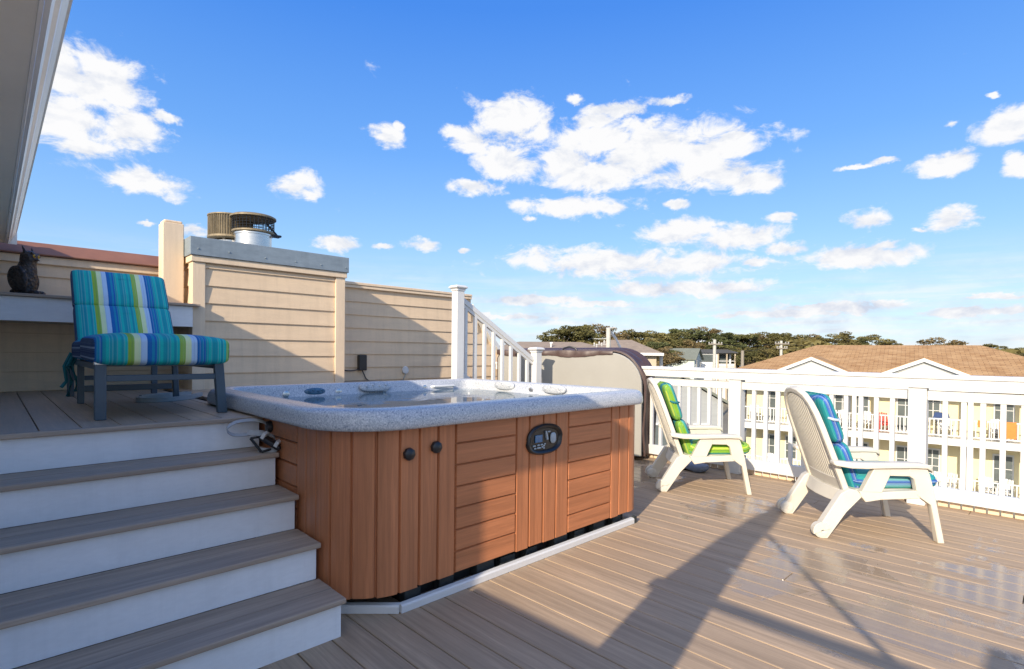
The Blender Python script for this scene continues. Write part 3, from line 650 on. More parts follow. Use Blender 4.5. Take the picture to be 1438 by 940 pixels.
# ------------------------------------------------------------------ resin armchairs
def resin_chair():
    t = thing('resin_armchair', 'cream resin armchair with lime green cushion standing beside the hot tub', 'chair', group='cream resin armchairs on the deck')
    def frame(sgn):
        mb = MB(); y0, y1 = .272, .318
        def P(poly, e=0.0):
            mb.prism(poly, sgn*(y0-e), sgn*(y1+e))
        P([(.17,.505),(.285,.505),(.304,.455),(.335,.336),(.402,.0),(.360,.0),(.313,.253),(.25,.298),(.221,.322),(.221,.351),(.205,.425),(.17,.447)], .001)
        P([(-.13,.30),(-.10,.258),(0,.278),(.25,.296),(.229,.322),(.222,.349),(.0,.331),(-.14,.331)], .0)
        P([(-.050,.488),(.054,.492),(.052,.442),(.003,.327),(-.128,.327)], .0022)
        P([(.045,.442),(.19,.442),(.19,.500),(.045,.500)], -.001)
        # rear leg
        yl = sgn*.265
        leg = [(-.255,.310),(-.20,.345),(-.15,.335),(-.118,.295),(-.148,.262),(-.218,.185),(-.338,.0),(-.385,.0),(-.425,.03)]
        mb.prism(leg, sgn*.248, sgn*.312)
        # arm
        rg = []
        for x, z, w, h in ((-.315,.522,.030,.020),(-.30,.520,.036,.036),(-.20,.508,.038,.040),(-.10,.508,.040,.040),(.05,.515,.043,.036),(.20,.519,.044,.032),(.275,.516,.042,.030),(.306,.500,.036,.030),(.316,.478,.026,.02)):
            yc = sgn*.300
            rg.append([(x, yc-w, z-h/2), (x, yc+w, z-h/2), (x, yc+w, z+h*.30), (x, yc+w*.8, z+h/2), (x, yc-w*.8, z+h/2), (x, yc-w, z+h*.30)])
        mb.loft(rg)
        o = mb.build('side_frame', D['resin'], t, bevel=.007, smooth=True, angle=50)
        wm = MB(); wm.lathe([(0,-.036),(.040,-.036),(.050,-.028),(.050,.028),(.040,.036),(.012,.036),(.012,.042),(0,.042)], n=24)
        wo = wm.build('wheel', D['resin2'], t, True); wo.location = (-.375, sgn*.28, .051); wo.rotation_euler = (R(90), 0, 0)
        hm = MB(); hm.prism([(-.43+.0, .03)] + [(-.375+.062*math.cos(q), .051+.062*math.sin(q)) for q in [R(200-20*k) for k in range(10)]], sgn*.285, sgn*.322)
        hm.build('wheel_hub', D['resin'], t, bevel=.006)
    frame(-1); frame(1)
    # seat
    mb = MB(); rg = []
    for x, z, h, w in ((-.20,.315,.02,.262),(-.15,.318,.026,.264),(0,.322,.026,.264),(.20,.330,.026,.266),(.28,.325,.028,.266),(.318,.305,.028,.262),(.328,.27,.02,.255)):
        rg.append([(x, -w, z-h/2), (x, w, z-h/2), (x, w, z+h/2), (x, -w, z+h/2)])
    mb.loft(rg); mb.build('seat', D['resin'], t, bevel=.006, smooth=True, angle=50)
    mb = MB(); rg = []
    for y, dx in ((-.262,0),(-.13,-.030),(0,-.040),(.13,-.030),(.262,0)):
        rg.append([(-.245+dx, y, .235), (-.215+dx, y, .235), (-.185+dx, y, .318), (-.215+dx, y, .318)])
    mb.loft(rg); mb.build('rear_apron', D['resin'], t, bevel=.004, smooth=True)
    # backrest: local (across, up the back, forward)
    up = Vector((-.250,0,.700)).normalized(); fw = Vector((up.z,0,-up.x)); B = Matrix(((0,up.x,fw.x,-.195),(1,0,0,0),(0,up.z,fw.z,.300),(0,0,0,1)))
    path = [(-.262,-.02),(-.258,.12),(-.250,.32),(-.240,.48),(-.224,.58),(-.196,.648),(-.150,.700),(-.085,.733),(0,.745)]
    path += [(-a, b) for a, b in reversed(path[:-1])]
    mb = MB(); rg = []
    for i, (a, b) in enumerate(path):
        p, q = path[max(0, i-1)], path[min(len(path)-1, i+1)]; tx, ty = q[0]-p[0], q[1]-p[1]; L = math.hypot(tx, ty); nx, ny = ty/L, -tx/L   # inward normal
        w = .020; d0 = -.020; d1 = .020
        if i in (7, 8, 9): d0 = -.024
        rg.append([B @ Vector((a-nx*w, b-ny*w, d0)), B @ Vector((a+nx*w, b+ny*w, d0)), B @ Vector((a+nx*w, b+ny*w, d1)), B @ Vector((a-nx*w, b-ny*w, d1))])
    mb.loft(rg); mb.build('back_frame', D['resin'], t, bevel=.007, smooth=True, angle=50)
    def top(a):      # inner arch height at half-width a
        for (x1, y1), (x2, y2) in zip(path[:8], path[1:9]):
            if x1 <= -abs(a) <= x2: return y1+(y2-y1)*(-abs(a)-x1)/(x2-x1+1e-9)
        return .74
    mb = MB(); n = 17
    for k in range(n):
        a = -.222 + .444*k/(n-1); h = top(abs(a)+.012) - .022
        curve = -.014*(1-(a/.24)**2)
        mb.prism([(a-.0105, -.0), (a+.0105, -.0), (a+.0075, .009), (a-.0075, .009)], 0, 1, None) if False else None
        vs = []
        for y in (.10, h):
            for x, z in ((a-.0105, .012), (a+.0105, .012), (a+.0078, -.006), (a-.0078, -.006)): vs.append(B @ Vector((x, y, z+curve)))
        mb.add(vs, [(0,1,2,3),(7,6,5,4),(0,4,5,1),(1,5,6,2),(2,6,7,3),(3,7,4,0)])
    for k in range(n-1):
        a = -.222+.444*(k+.5)/(n-1); h = top(abs(a)+.014)-.024; curve = -.014*(1-(a/.24)**2)
        vs = []
        for y in (.10, h):
            for x, z in ((a-.0055, .0135), (a+.0055, .0135), (a+.0055, .009), (a-.0055, .009)): vs.append(B @ Vector((x, y, z+curve)))
        mb.add(vs, [(0,1,2,3),(7,6,5,4),(0,4,5,1),(1,5,6,2),(2,6,7,3),(3,7,4,0)])
    mb.build('back_slats', D['resin'], t)
    mb = MB(); rg = []
    for a in (-.24,-.12,0,.12,.24):
        c = -.016*(1-(a/.24)**2)
        rg.append([B @ Vector((a, -.02, c-.006)), B @ Vector((a, .105, c-.008)), B @ Vector((a, .105, c+.014)), B @ Vector((a, -.02, c+.012))])
    mb.loft(rg); mb.build('lower_back_panel', D['resin'], t, bevel=.003, smooth=True)
    return t, B
chA, BK = resin_chair()
chA.location = (4.843, 2.414, 0); chA.rotation_euler = (0, 0, R(-49.8))
chB = copy_tree(chA); chB.location = (4.554, 1.037, 0); chB['label'] = 'cream resin armchair with teal and blue cushion out on the sunny deck'
def cushion(label, grp, mat, loc, rz, low):
    t = thing('chair_cushion', label, 'cushion', loc, rz, grp)
    def seg(name, c, L, T, ax, e=.42, wdt=.222):
        # c centre (x,z) in the chair profile, ax unit vector along the length
        u = Vector((ax[0], 0, ax[1])).normalized(); w = Vector((-u.z, 0, u.x)) 
        mb = MB(); mb.superell(wdt, L/2, T/2, .55, .28, nu=56, nv=18)
        # piped edge
        pts = []
        for k in range(57):
            q = 2*math.pi*k/56; f = lambda v: math.copysign(abs(v)**.28, v); pts.append((wdt*1.01*f(math.cos(q)), L/2*1.01*f(math.sin(q)), 0))
        mb.tube(pts, .006, 6, caps=False)
        o = mb.build(name, mat, t, True, angle=70)
        o.matrix_local = Matrix(((0,u.x,w.x,c[0]),(-1,0,0,0),(0,u.z,w.z,c[1]),(0,0,0,1)))
        return o
    up = (-.250,.700)
    seg('back_cushion', (-.268,.805), .36, .105, up); s2 = seg('back_cushion', (-.145,.470), .36, .105, up)
    seg('seat_cushion', (.140,.388), .57, .132, (1,.03), wdt=.250)
    mb = MB(); mb.tube([(-.300,-.21,.815),(-.275,-.232,.805),(-.24,-.225,.800),(-.215,-.18,.802)], .010, 8); mb.build('tie_strap', D['pillowstrap'] if low else D['tie'], t, True)
    return t
cushion('lime green striped cushion in the armchair by the hot tub', 'cushions of the resin armchairs', D['fab_green'], chA.location, R(-49.8), False)
cushion('teal and blue striped cushion in the armchair on the sunny deck', 'cushions of the resin armchairs', D['fab_teal'], chB.location, R(-49.8), True)
# ------------------------------------------------------------------ lounge on the platform
lg = thing('lounge_chair', 'slate blue metal lounge frame standing on the platform above the steps', 'lounge chair', (.695, 3.466, .876), R(-.6))
def leg(x, y, z1, dx=0, dy=0, w=.05):
    mb = MB(); M = None
    mb.loft([[(x+dx+sx*w/2, y+dy+sy*.02, 0) for sx, sy in ((-1,-1),(1,-1),(1,1),(-1,1))], [(x+sx*w/2, y+sy*.02, z1) for sx, sy in ((-1,-1),(1,-1),(1,1),(-1,1))]])
    return mb.build('leg', D['slate'], lg, bevel=.004)
l1 = leg(-.285, 0, .305); leg(.268, 0, .300, .022); leg(-.27, 1.10, .29, w=.036); leg(.27, 1.10, .29, .012, w=.036); leg(-.27, 1.82, .29, w=.042); leg(.27, 1.82, .29, w=.042)
mb = MB(); mb.box(-.313,-.257,-.023,.023,.285,.311,b=.004); o = mb.build('leg_cap', D['steel']); o.parent = l1
for y, z, h in ((0,.215,.032),(1.10,.10,.04),(1.82,.14,.035)):
    mb = MB(); mb.box(-.262,.252,y-.014,y+.014,z-h/2,z+h/2,b=.003); mb.build('stretcher', D['slate'], lg)
for s in (-1, 1):
    mb = MB(); mb.box(s*.275-.02, s*.275+.02, .022, 1.86, .258, .292, b=.004); mb.build('side_rail', D['slate'], lg)
mb = MB()
for k in range(14): mb.box(-.255,.255,.03+.085*k,.07+.085*k,.276,.286)
mb.build('seat_slats', D['slate'], lg)
mb = MB()
for s in (-1, 1): mb.bar((s*.262,1.12,.285),(s*.262,1.66,.88),.035,.022,(1,0,0),bev=.003)
for k in range(8): mb.bar((-.25,1.16+.062*k,.335+.068*k),(.25,1.16+.062*k,.335+.068*k),.03,.012)
mb.build('back_rest_frame', D['slate'], lg)
lc = thing('lounge_cushion', 'blue green and white striped lounge cushion on the slate metal frame', 'cushion', (.695, 3.466, .876), R(-.6))
def lseg(name, a, L, T, M, e1=.5, e2=.2, bul=0):
    mb = MB(); mb.superell(a, L/2, T/2, e1, e2, nu=72, nv=24)
    mb.v = [(x, y, z + (.018*math.cos(x/a*1.5)*math.cos(y/L*2.8) if z > 0 else 0)) for x, y, z in mb.v]
    mb.mi = [1 if all(abs(mb.v[i][0]) > a*.955 for i in f) else 0 for f in mb.f]
    o = mb.build(name, [D['fab_lounge'], D['fab_side']], lc, True, angle=70); o.matrix_local = M; return o
lseg('seat_cushion', .325, .64, .165, Matrix.Translation((0, .255, .366)) @ Matrix.Rotation(R(1), 4, 'X'), .34, .14)
lseg('seat_cushion', .318, .60, .140, Matrix.Translation((0, .875, .360)), .36, .14)
bk = Matrix.Translation((0, 1.385, .655)) @ Matrix.Rotation(R(51), 4, 'X')
lseg('back_cushion', .292, .345, .105, bk @ Matrix.Translation((0,-.165,0)), .42, .12)
lseg('back_cushion', .292, .345, .105, bk @ Matrix.Translation((0,.178,0)), .42, .12)
mb = MB()
for k, (dx, dy) in enumerate(((0,0),(.02,.012),(-.016,.02))):
    mb.tube([(-.30+dx,1.13+dy,.34),(-.335+dx,1.13+dy,.25),(-.315+dx*1.5,1.14+dy,.15),(-.335+dx*2,1.13+dy,.05+.03*k)], .011, 6)
mb.build('tie_cord', D['tie'], lc, True)
# flat cable loops under the lounge
mb = MB()
def ribbon(mb, pts, w, th, up):
    for a, b in zip(pts[:-1], pts[1:]): pass
    rg = []
    pts = [Vector(p) for p in pts]; U = Vector(up)
    for i, p in enumerate(pts):
        t_ = (pts[min(i+1, len(pts)-1)] - pts[max(0, i-1)]).normalized(); u = U if not isinstance(up, list) else Vector(up[i])
        n_ = t_.cross(u).normalized()
        rg.append([p + u*w/2 + n_*th/2, p - u*w/2 + n_*th/2, p - u*w/2 - n_*th/2, p + u*w/2 - n_*th/2])
    mb.loft(rg)
def smooth_pts(pts, n=8):
    pts = [Vector(p) for p in pts]; out = []
    for i in range(len(pts)-1):
        p0, p1, p2, p3 = pts[max(0,i-1)], pts[i], pts[i+1], pts[min(len(pts)-1,i+2)]
        for k in range(n):
            t_ = k/n; out.append(.5*((2*p1)+(p2-p0)*t_+(2*p0-5*p1+4*p2-p3)*t_*t_+(3*p1-p0-3*p2+p3)*t_**3))
    out.append(pts[-1]); return out
ribbon(mb, smooth_pts([(1.20,4.75,.892),(1.05,4.50,.892),(.86,4.38,.892),(.745,4.44,.892),(.78,4.60,.892),(.98,4.72,.893),(1.15,4.86,.893)]), .030, .022, (0,0,1))
ribbon(mb, smooth_pts([(.80,4.75,.891),(.95,4.88,.891),(1.15,4.95,.891)]), .026, .02, (0,0,1))
tag(mb.build('power_cable', D['hose'], smooth=True), 'flat grey cable looped on the platform under the lounge', 'cable')
# strap with buckle on the top step
sb = thing('cover_strap', 'grey webbing strap with black buckles lying on the top step', 'strap', (1.05, 3.06, .70))
mb = MB()
ribbon(mb, smooth_pts([(1.112,3.07,.825),(1.085,3.08,.850),(1.03,3.10,.862),(.95,3.10,.856),(.903,3.09,.826),(.93,3.08,.794),(1.0,3.07,.790),(1.06,3.05,.800),(1.10,3.04,.785),(1.125,3.02,.765),(1.12,3.0,.735),(1.10,3.0,.73)]), .022, .004, (.1,.75,.65))
ribbon(mb, smooth_pts([(1.0,3.06,.80),(1.04,3.03,.795),(1.075,3.01,.775),(1.09,3.0,.75)]), .028, .004, (.3,.3,.9))
ribbon(mb, smooth_pts([(1.03,3.0,.715),(1.06,2.97,.708),(1.10,2.95,.712),(1.135,2.94,.735),(1.13,2.96,.76)]), .030, .004, (.2,.5,.84))
W(mb.build('webbing', D['strap'], smooth=True), sb)
mb = MB(); mb.bar((1.045,3.0,.785),(1.128,2.935,.718),.05,.028,(.4,-.5,.75),bev=.008); mb.bar((1.0,3.02,.775),(1.035,2.96,.705),.012,.012,bev=.003); mb.bar((1.0,3.02,.775),(1.05,3.02,.778),.012,.012,bev=.003); mb.bar((1.035,2.96,.705),(1.085,2.96,.716),.012,.012,bev=.003)
W(mb.build('buckle', D['dark'], smooth=True), sb)
mb = MB(); mb.bar((1.052,2.984,.795),(1.064,2.974,.786),.045,.031,(.4,-.5,.75)); mb.bar((1.105,2.942,.752),(1.118,2.932,.742),.045,.031,(.4,-.5,.75)); W(mb.build('buckle_label', D['white']), sb)
# owl decoy
ow_s = .93; ow = thing('owl_decoy', 'dark horned owl decoy with a yellow eye standing on the ledge', 'owl decoy', (.215, 5.74, 1.658), R(56))
mb = MB()
RG = [(0,.055,.056,.012),(.02,.066,.070,.014),(.08,.076,.082,.018),(.15,.080,.082,.016),(.21,.074,.074,.010),(.25,.064,.062,.002),(.275,.060,.058,-.006),(.30,.066,.062,-.012),(.33,.064,.060,-.014),(.352,.050,.048,-.010),(.365,.028,.03,-.006),(.370,.006,.006,-.004)]
mb.loft([[(rx*math.cos(a), yc+ry*math.sin(a), z) for a in [2*math.pi*k/28 for k in range(28)]] for z, rx, ry, yc in RG])
for s in (-1, 1):
    mb.loft([[(s*.040+.018*math.cos(a), -.012+.016*math.sin(a), .335) for a in [2*math.pi*k/10 for k in range(10)]], [(s*.052+.010*math.cos(a), -.004+.010*math.sin(a), .372) for a in [2*math.pi*k/10 for k in range(10)]], [(s*.062+.002*math.cos(a), .006+.002*math.sin(a), .408) for a in [2*math.pi*k/10 for k in range(10)]]])
    mb.superell(.024,.075,.11,1,1,Matrix.Translation((s*.076,.03,.13)) @ Matrix.Rotation(R(-10),4,'X'),nu=20,nv=12)
    mb.superell(.026,.045,.022,1,1,Matrix.Translation((s*.035,-.075,.022)),nu=16,nv=8)
    mb.bar((s*.010,-.066,.325),(s*.050,-.058,.352),.016,.012)
mb.superell(.05,.05,.03,1,1,Matrix.Translation((0,.08,.03)),nu=16,nv=8)
mb.loft([[(.014*math.cos(a), -.066, .305+.014*math.sin(a)) for a in [2*math.pi*k/8 for k in range(8)]], [(.004*math.cos(a), -.094, .288+.004*math.sin(a)) for a in [2*math.pi*k/8 for k in range(8)]]])
ow.scale = (.90,.90,.97); o = mb.build('body', D['owl'], ow, True); md = o.modifiers.new('rm', 'REMESH'); md.mode = 'VOXEL'; md.voxel_size = .0055; md.use_smooth_shade = True
for s in (-1, 1):
    mb = MB(); mb.superell(.013,.008,.013,1,1,nu=18,nv=10); e = mb.build('eye', D['yelloweye'], ow, True); e.location = (s*.027,-.071,.322); e.rotation_euler = (0,0,R(s*18))
    mb = MB(); mb.superell(.008,.005,.008,1,1,nu=14,nv=8); q = mb.build('pupil', D['dark'], e, True); q.location = (0,-.007,0)
# boxes on the back wall
jb = thing('junction_box', 'small black box with cables on the cream wall behind the tub', 'electrical box', (3.325, 6.10, 1.10))
mb = MB(); mb.box(-.052,.052,-.05,.012,-.098,.098,b=.008); mb.build('enclosure', D['dark'], jb)
mb = MB(); mb.tube(smooth_pts([(-.05,-.02,-.085),(-.15,0,-.10),(-.26,.006,-.09),(-.36,.008,-.092)]), .007, 6); mb.tube(smooth_pts([(.0,-.02,-.095),(.03,-.02,-.15),(.06,-.01,-.20),(.12,-.01,-.24)]), .007, 6); mb.build('wire', D['dark'], jb, True)
ol = thing('outlet_cover', 'round white outlet cover low on the cream wall', 'outlet', (3.97, 6.105, .995))
mb = MB(); mb.lathe([(0,-.01),(.048,-.01),(.052,.0),(.044,.018),(0,.022)], n=28); o = mb.build('cover_plate', D['white'], ol, True); o.rotation_euler = (R(90),0,0)
mb = MB(); mb.tube(smooth_pts([(0,-.012,-.04),(-.03,-.012,-.10),(-.09,-.006,-.14),(-.6,-.006,-.17)]), .007, 6); mb.build('wire', D['hose'], ol, True)
# folded bag by the rail
mb = MB(); mb.superell(.16,.10,.045,.6,.7,Matrix.Translation((0,0,.046)),nu=30,nv=12); mb.v = [(x, y, z + .008*math.sin(25*x+9*y)) for x, y, z in mb.v]
o = mb.build('folded_bag', simple('blue grey nylon', (.16,.20,.28), .6, .15, 9, bump=.3), smooth=True); o.location = (5.42,2.74,0); o.rotation_euler = (0,0,R(80)); tag(o, 'small blue grey folded bag on the deck behind the lime cushioned chair', 'bag')
CLOUDS = [(1.4466, 0.3729, 0.0521, 0.0437), (1.4872, 0.31, 0.0553, 0.0388), (1.4163, 0.3221, 0.0457, 0.0329), (1.3739, 0.3462, 0.0224, 0.0088), (1.4952, 0.3752, 0.028, 0.0332), (1.4792, 0.2839, 0.044, 0.0151), (1.3982, 0.25, 0.0497, 0.0194), (1.4292, 0.2505, 0.0225, 0.012), (1.178, 0.2756, 0.0411, 0.0227), (1.1548, 0.2667, 0.0233, 0.0138), (1.0308, 0.3724, 0.0276, 0.0167), (1.0095, 0.3853, 0.0101, 0.0089), (0.9668, 0.1932, 0.0361, 0.0126), (1.1188, 0.1882, 0.0406, 0.0121), (1.033, 0.1875, 0.0176, 0.0062), (1.3388, 0.1889, 0.0273, 0.0099), (1.398, 0.1898, 0.0108, 0.0042), (0.8844, 0.1846, 0.0158, 0.0051), (0.7903, 0.4042, 0.0767, 0.0402), (0.8799, 0.3763, 0.0395, 0.0228), (0.8067, 0.3375, 0.0715, 0.0306), (0.8685, 0.2981, 0.0501, 0.0133), (0.5522, 0.351, 0.165, 0.049), (0.70, 0.345, 0.07, 0.028), (0.64, 0.365, 0.08, 0.03), (0.45, 0.34, 0.09, 0.025), (0.4559, 0.3114, 0.108, 0.0271), (0.3726, 0.2871, 0.0396, 0.0189), (0.6498, 0.3192, 0.0983, 0.0307), (0.6113, 0.4202, 0.0613, 0.0141), (0.651, 0.4038, 0.0311, 0.0122), (0.5139, 0.4241, 0.0415, 0.0074), (0.4127, 0.3606, 0.0341, 0.0075), (0.68, 0.4366, 0.0183, 0.0086), (0.6804, 0.2635, 0.1017, 0.0184), (0.6155, 0.2605, 0.0359, 0.0122), (0.7672, 0.2432, 0.0159, 0.0062), (0.503, 0.2608, 0.0219, 0.0083), (0.3297, 0.2267, 0.0222, 0.009), (0.4927, 0.2112, 0.0868, 0.0205), (0.3969, 0.198, 0.0787, 0.0188), (0.329, 0.1756, 0.0359, 0.0103), (0.6285, 0.1637, 0.1976, 0.0254), (0.5017, 0.1577, 0.121, 0.0223), (0.3796, 0.1557, 0.0288, 0.0095), (0.4723, 0.1159, 0.1683, 0.0149), (0.751, 0.0982, 0.0952, 0.0092), (0.6379, 0.0904, 0.0672, 0.0065), (0.3233, 0.0683, 0.126, 0.0059), (0.2753, 0.0797, 0.0599, 0.0046), (0.2175, 0.2089, 0.0316, 0.0149), (0.1125, 0.196, 0.0366, 0.0148), (0.1533, 0.1854, 0.011, 0.0041), (0.2204, 0.1534, 0.069, 0.0185), (0.1896, 0.1687, 0.0215, 0.0095), (0.1136, 0.2708, 0.035, 0.0162), (0.0481, 0.3055, 0.0412, 0.0212), (0.0417, 0.2559, 0.014, 0.0163), (0.1128, 0.3249, 0.0119, 0.0064), (0.2326, 0.2873, 0.0246, 0.0041), (0.1959, 0.2912, 0.018, 0.005), (0.0712, 0.3501, 0.0067, 0.0044), (0.045, 0.0844, 0.0781, 0.0048), (0.2157, 0.0776, 0.13, 0.0088), (0.0866, 0.065, 0.0995, 0.008), (0.8237, 0.0658, 0.158, 0.0053)]
TREES = [(59.4, 51.1, 5.14, 5.4), (62.9, 50.4, 5.91, 6.4), (66.9, 49.4, 5.84, 6.1), (58.8, 40.5, 4.08, 4.1), (76.0, 48.8, 5.54, 7.0), (81.7, 48.9, 5.03, 6.4), (86.8, 48.1, 5.57, 6.6), (93.3, 48.7, 6.76, 8.0), (99.4, 48.3, 6.74, 7.2), (95.8, 43.5, 5.8, 6.3), (102.0, 43.0, 5.88, 7.6), (108.6, 42.2, 5.68, 7.3), (109.0, 39.1, 6.18, 6.6), (107.0, 35.3, 5.5, 6.9), (120.4, 36.3, 5.67, 7.6), (120.7, 33.1, 5.48, 6.9), (113.9, 28.6, 5.6, 5.3), (127.2, 29.7, 5.33, 5.9), (131.8, 27.9, 5.58, 7.1), (139.2, 26.3, 4.7, 5.6), (104.3, 12.8, 4.32, 7.0), (133.9, 9.1, 4.03, 4.3), (131.5, 5.8, 3.32, 4.6), (50.9, 31.3, 1.93, 4.0), (56.0, 32.0, 2.16, 3.3), (67.1, 39.4, 3.34, 4.0), (75.8, 29.4, 2.67, 3.9), (73.3, 26.3, 2.24, 3.4), (85.1, 34.3, 2.18, 3.6), (54.4, 36.4, 3.16, 3.1), (67.2, 60.2, 3.81, 2.4), (100.2, 30.8, 3.59, 4.9), (84.0, 38.2, 3.3, 5.0), (78.9, 40.4, 3.54, 4.9), (107.8, 29.0, 3.74, 5.1), (113.8, 25.9, 3.59, 4.2)]
# ================================================================== beyond the deck
def root_frame(name, label, cat, x, y, rz, group=None):
    return thing(name, label, cat, (x, y, GZ), rz, group)
Z = lambda z: z - GZ
yb = root_frame('yellow_building', 'yellow two storey building with white balconies and brown shingle roof', 'building', 35, 4.95, math.atan2(-.987, .161))
CX_ = [-9.1,-7.0,-5.15,-3.1,-2.05,-.15,1.85,4.0,6.1]
mb = MB(); mb.box(-9.1, 6.1, 1.7, 13, Z(-6.19), Z(.05)); mb.build('wall', D['yellow'], yb)
mb = MB(); mb.box(-9.35, 6.35, -.06, 1.69, Z(-3.28), Z(-2.93)); mb.build('balcony_floor', D['white'], yb)
mb = MB(); mb.box(-9.35, 6.35, -.06, 1.69, Z(-6.18), Z(-5.93)); mb.build('ground_floor_slab', D['white'], yb)
mb = MB(); mb.box(-9.35, 6.35, -.08, .25, Z(-.5), Z(.18)); mb.box(-9.45,6.45,-.40,1.7,Z(.182),Z(.24)); mb.box(-9.3,6.3,.255,1.69,Z(-.16),Z(-.1)); mb.build('entablature', D['white'], yb)
for x in CX_:
    mb = MB(); mb.box(x-.10, x+.10, 0, .2, Z(-2.925), Z(-.505)); mb.box(x-.12,x+.12,-.02,.22,Z(-5.925),Z(-3.285)); mb.build('column', D['white'], yb)
for lev in (-2.93, -5.93):
    for a, b in zip(CX_[:-1], CX_[1:]):
        mb = MB(); a1, b1 = a+.125, b-.125
        mb.box(a1, b1, .10, .17, Z(lev+.93), Z(lev+.99)); mb.box(a1, b1, .11, .16, Z(lev+.10), Z(lev+.16))
        n = max(2, int((b1-a1)/.16))
        for k in range(n):
            x = a1 + (b1-a1)*(k+.5)/n; mb.box(x-.022, x+.022, .113, .157, Z(lev+.162), Z(lev+.928))
        mb.build('balcony_railing', D['white'], yb)
wi = 0
for lev in (-2.93, -5.93):
    for a, b in zip(CX_[:-1], CX_[1:]):
        ctr = [a+(b-a)*(.28 if wi % 2 else .66)]
        for j, x in enumerate(ctr):
            door = (wi+j) % 2 == 0; h0 = .03 if door else .75; w = .34 if door else .27
            f = MB(); f.box(x-w-.07, x+w+.07, 1.64, 1.698, Z(lev+h0-.02), Z(lev+2.2)); fo = f.build('window', D['white'], yb)
            p = MB(); p.box(x-w, x+w, 1.60, 1.638, Z(lev+h0+.06), Z(lev+2.11)); po = p.build('pane', D['glass']); po.parent = fo
            g = MB()
            for q in (.36, .68): g.box(x-w, x+w, 1.585, 1.598, Z(lev+h0+(2.11-h0)*q), Z(lev+h0+(2.11-h0)*q)+.035)
            g.box(x-.02, x+.02, 1.582, 1.599, Z(lev+h0+.06), Z(lev+2.11)); go = g.build('muntin', D['white']); go.parent = fo
        wi += 1
# hip roof and two pediment gables
e0, e1, f0, f1, ze, zr = -9.75, 6.75, -.45, 13.6, .24, 1.95
mb = MB(); rl_, rr_ = -5.75, 2.75
vs = [(e0,f0,Z(ze)),(e1,f0,Z(ze)),(e1,f1,Z(ze)),(e0,f1,Z(ze)),(rl_,6.6,Z(zr)),(rr_,6.6,Z(zr))]
mb.add(vs, [(0,1,5,4),(1,2,5),(2,3,4,5),(3,0,4),(3,2,1,0)]); mb.build('roof', D['shingle'], yb)
mb = MB(); mb.box(e0-.03, e1+.03, f0-.04, f0-.003, Z(ze-.14), Z(ze+.02)); mb.build('eave_fascia', D['white'], yb)
for gx in (-5.15, -.05):
    hw_, zt, zb = 2.05, 1.17, .26
    mb = MB(); mb.prism([(gx-hw_+.15, Z(zb)), (gx+hw_-.15, Z(zb)), (gx, Z(zt-.12))], -.55, -.46); g_ = mb.build('pediment', D['white'], yb)
    r_ = MB()
    for s in (-1, 1):
        a = (gx+s*hw_, Z(zb+.0)); b = (gx, Z(zt)); 
        poly = [a, b, (b[0], b[1]-.19), (a[0]-s*.42, a[1])]
        r_.prism(poly if s < 0 else poly[::-1], -.72, -.555)
    ro = r_.build('rake_board', D['white']); ro.parent = g_
    r_ = MB(); 
    for s in (-1, 1):
        a = (gx+s*(hw_+.03), Z(zb+.02)); b = (gx, Z(zt+.035))
        poly = [a, b, (b[0], b[1]-.03), (a[0], a[1]-.03)]
        r_.prism(poly if s < 0 else poly[::-1], -.74, 3.6)
    ro = r_.build('gable_roof', D['shingle']); ro.parent = g_
    r_ = MB(); 
    for s in (-1, 1):
        poly = [(gx+s*(hw_-.52), Z(zb+.005)), (gx, Z(zt-.225)), (gx, Z(zt-.31)), (gx+s*(hw_-.75), Z(zb+.005))]
        r_.prism(poly if s < 0 else poly[::-1], -.562, -.551)
    ro = r_.build('gable_trim', D['greyside']); ro.parent = g_
# balcony furniture
def at_yb(x, y, z):
    c, s = math.cos(yb.rotation_euler.z), math.sin(yb.rotation_euler.z)
    return (35 + c*x - s*y, 4.95 + s*x + c*y, z)
def balcony_chair(mat):
    mb = MB()
    mb.box(-.27,.27,-.28,.22,.36,.40)
    for k in range(5): mb.bar((-.22+.11*k,.20,.36),(-.22+.11*k,.42,1.02-.02*abs(k-2)),.085,.02,(0,1,0))
    for s in (-1, 1):
        mb.box(s*.30-.05, s*.30+.05, -.32, .30, .58, .61); mb.box(s*.30-.03, s*.30+.03, -.30, -.24, 0, .58); mb.bar((s*.28,-.2,.37),(s*.28,.45,.02),.05,.08)
    return mb.build('balcony_chair', mat)
bc = balcony_chair(D['white']); first = True
for x, lev, r in ((-6.3,-2.93,.2),(-4.4,-2.93,-.3),(-2.6,-2.93,.1),(-3.6,-2.93,.3),(-8.4,-2.93,.4),(-7.5,-5.93,.2),(-5.7,-5.93,-.3),(-4.2,-5.93,.3),(-2.7,-5.93,0),(-1.3,-5.93,.4),(-.7,-5.93,-.2),(.6,-5.93,.2),(1.1,-5.93,-.3),(2.6,-5.93,.1),(3.3,-5.93,-.2),(.9,-2.93,.2),(3.0,-2.93,0)):
    o = bc if first else bc.copy()
    if not first: COL.objects.link(o)
    first = False
    o.location = at_yb(x, .95, lev); o.rotation_euler = (0, 0, yb.rotation_euler.z + r)
    tag(o, 'white slatted chair behind a balcony railing of the yellow building', 'chair', 'white chairs on the balconies of the yellow building')
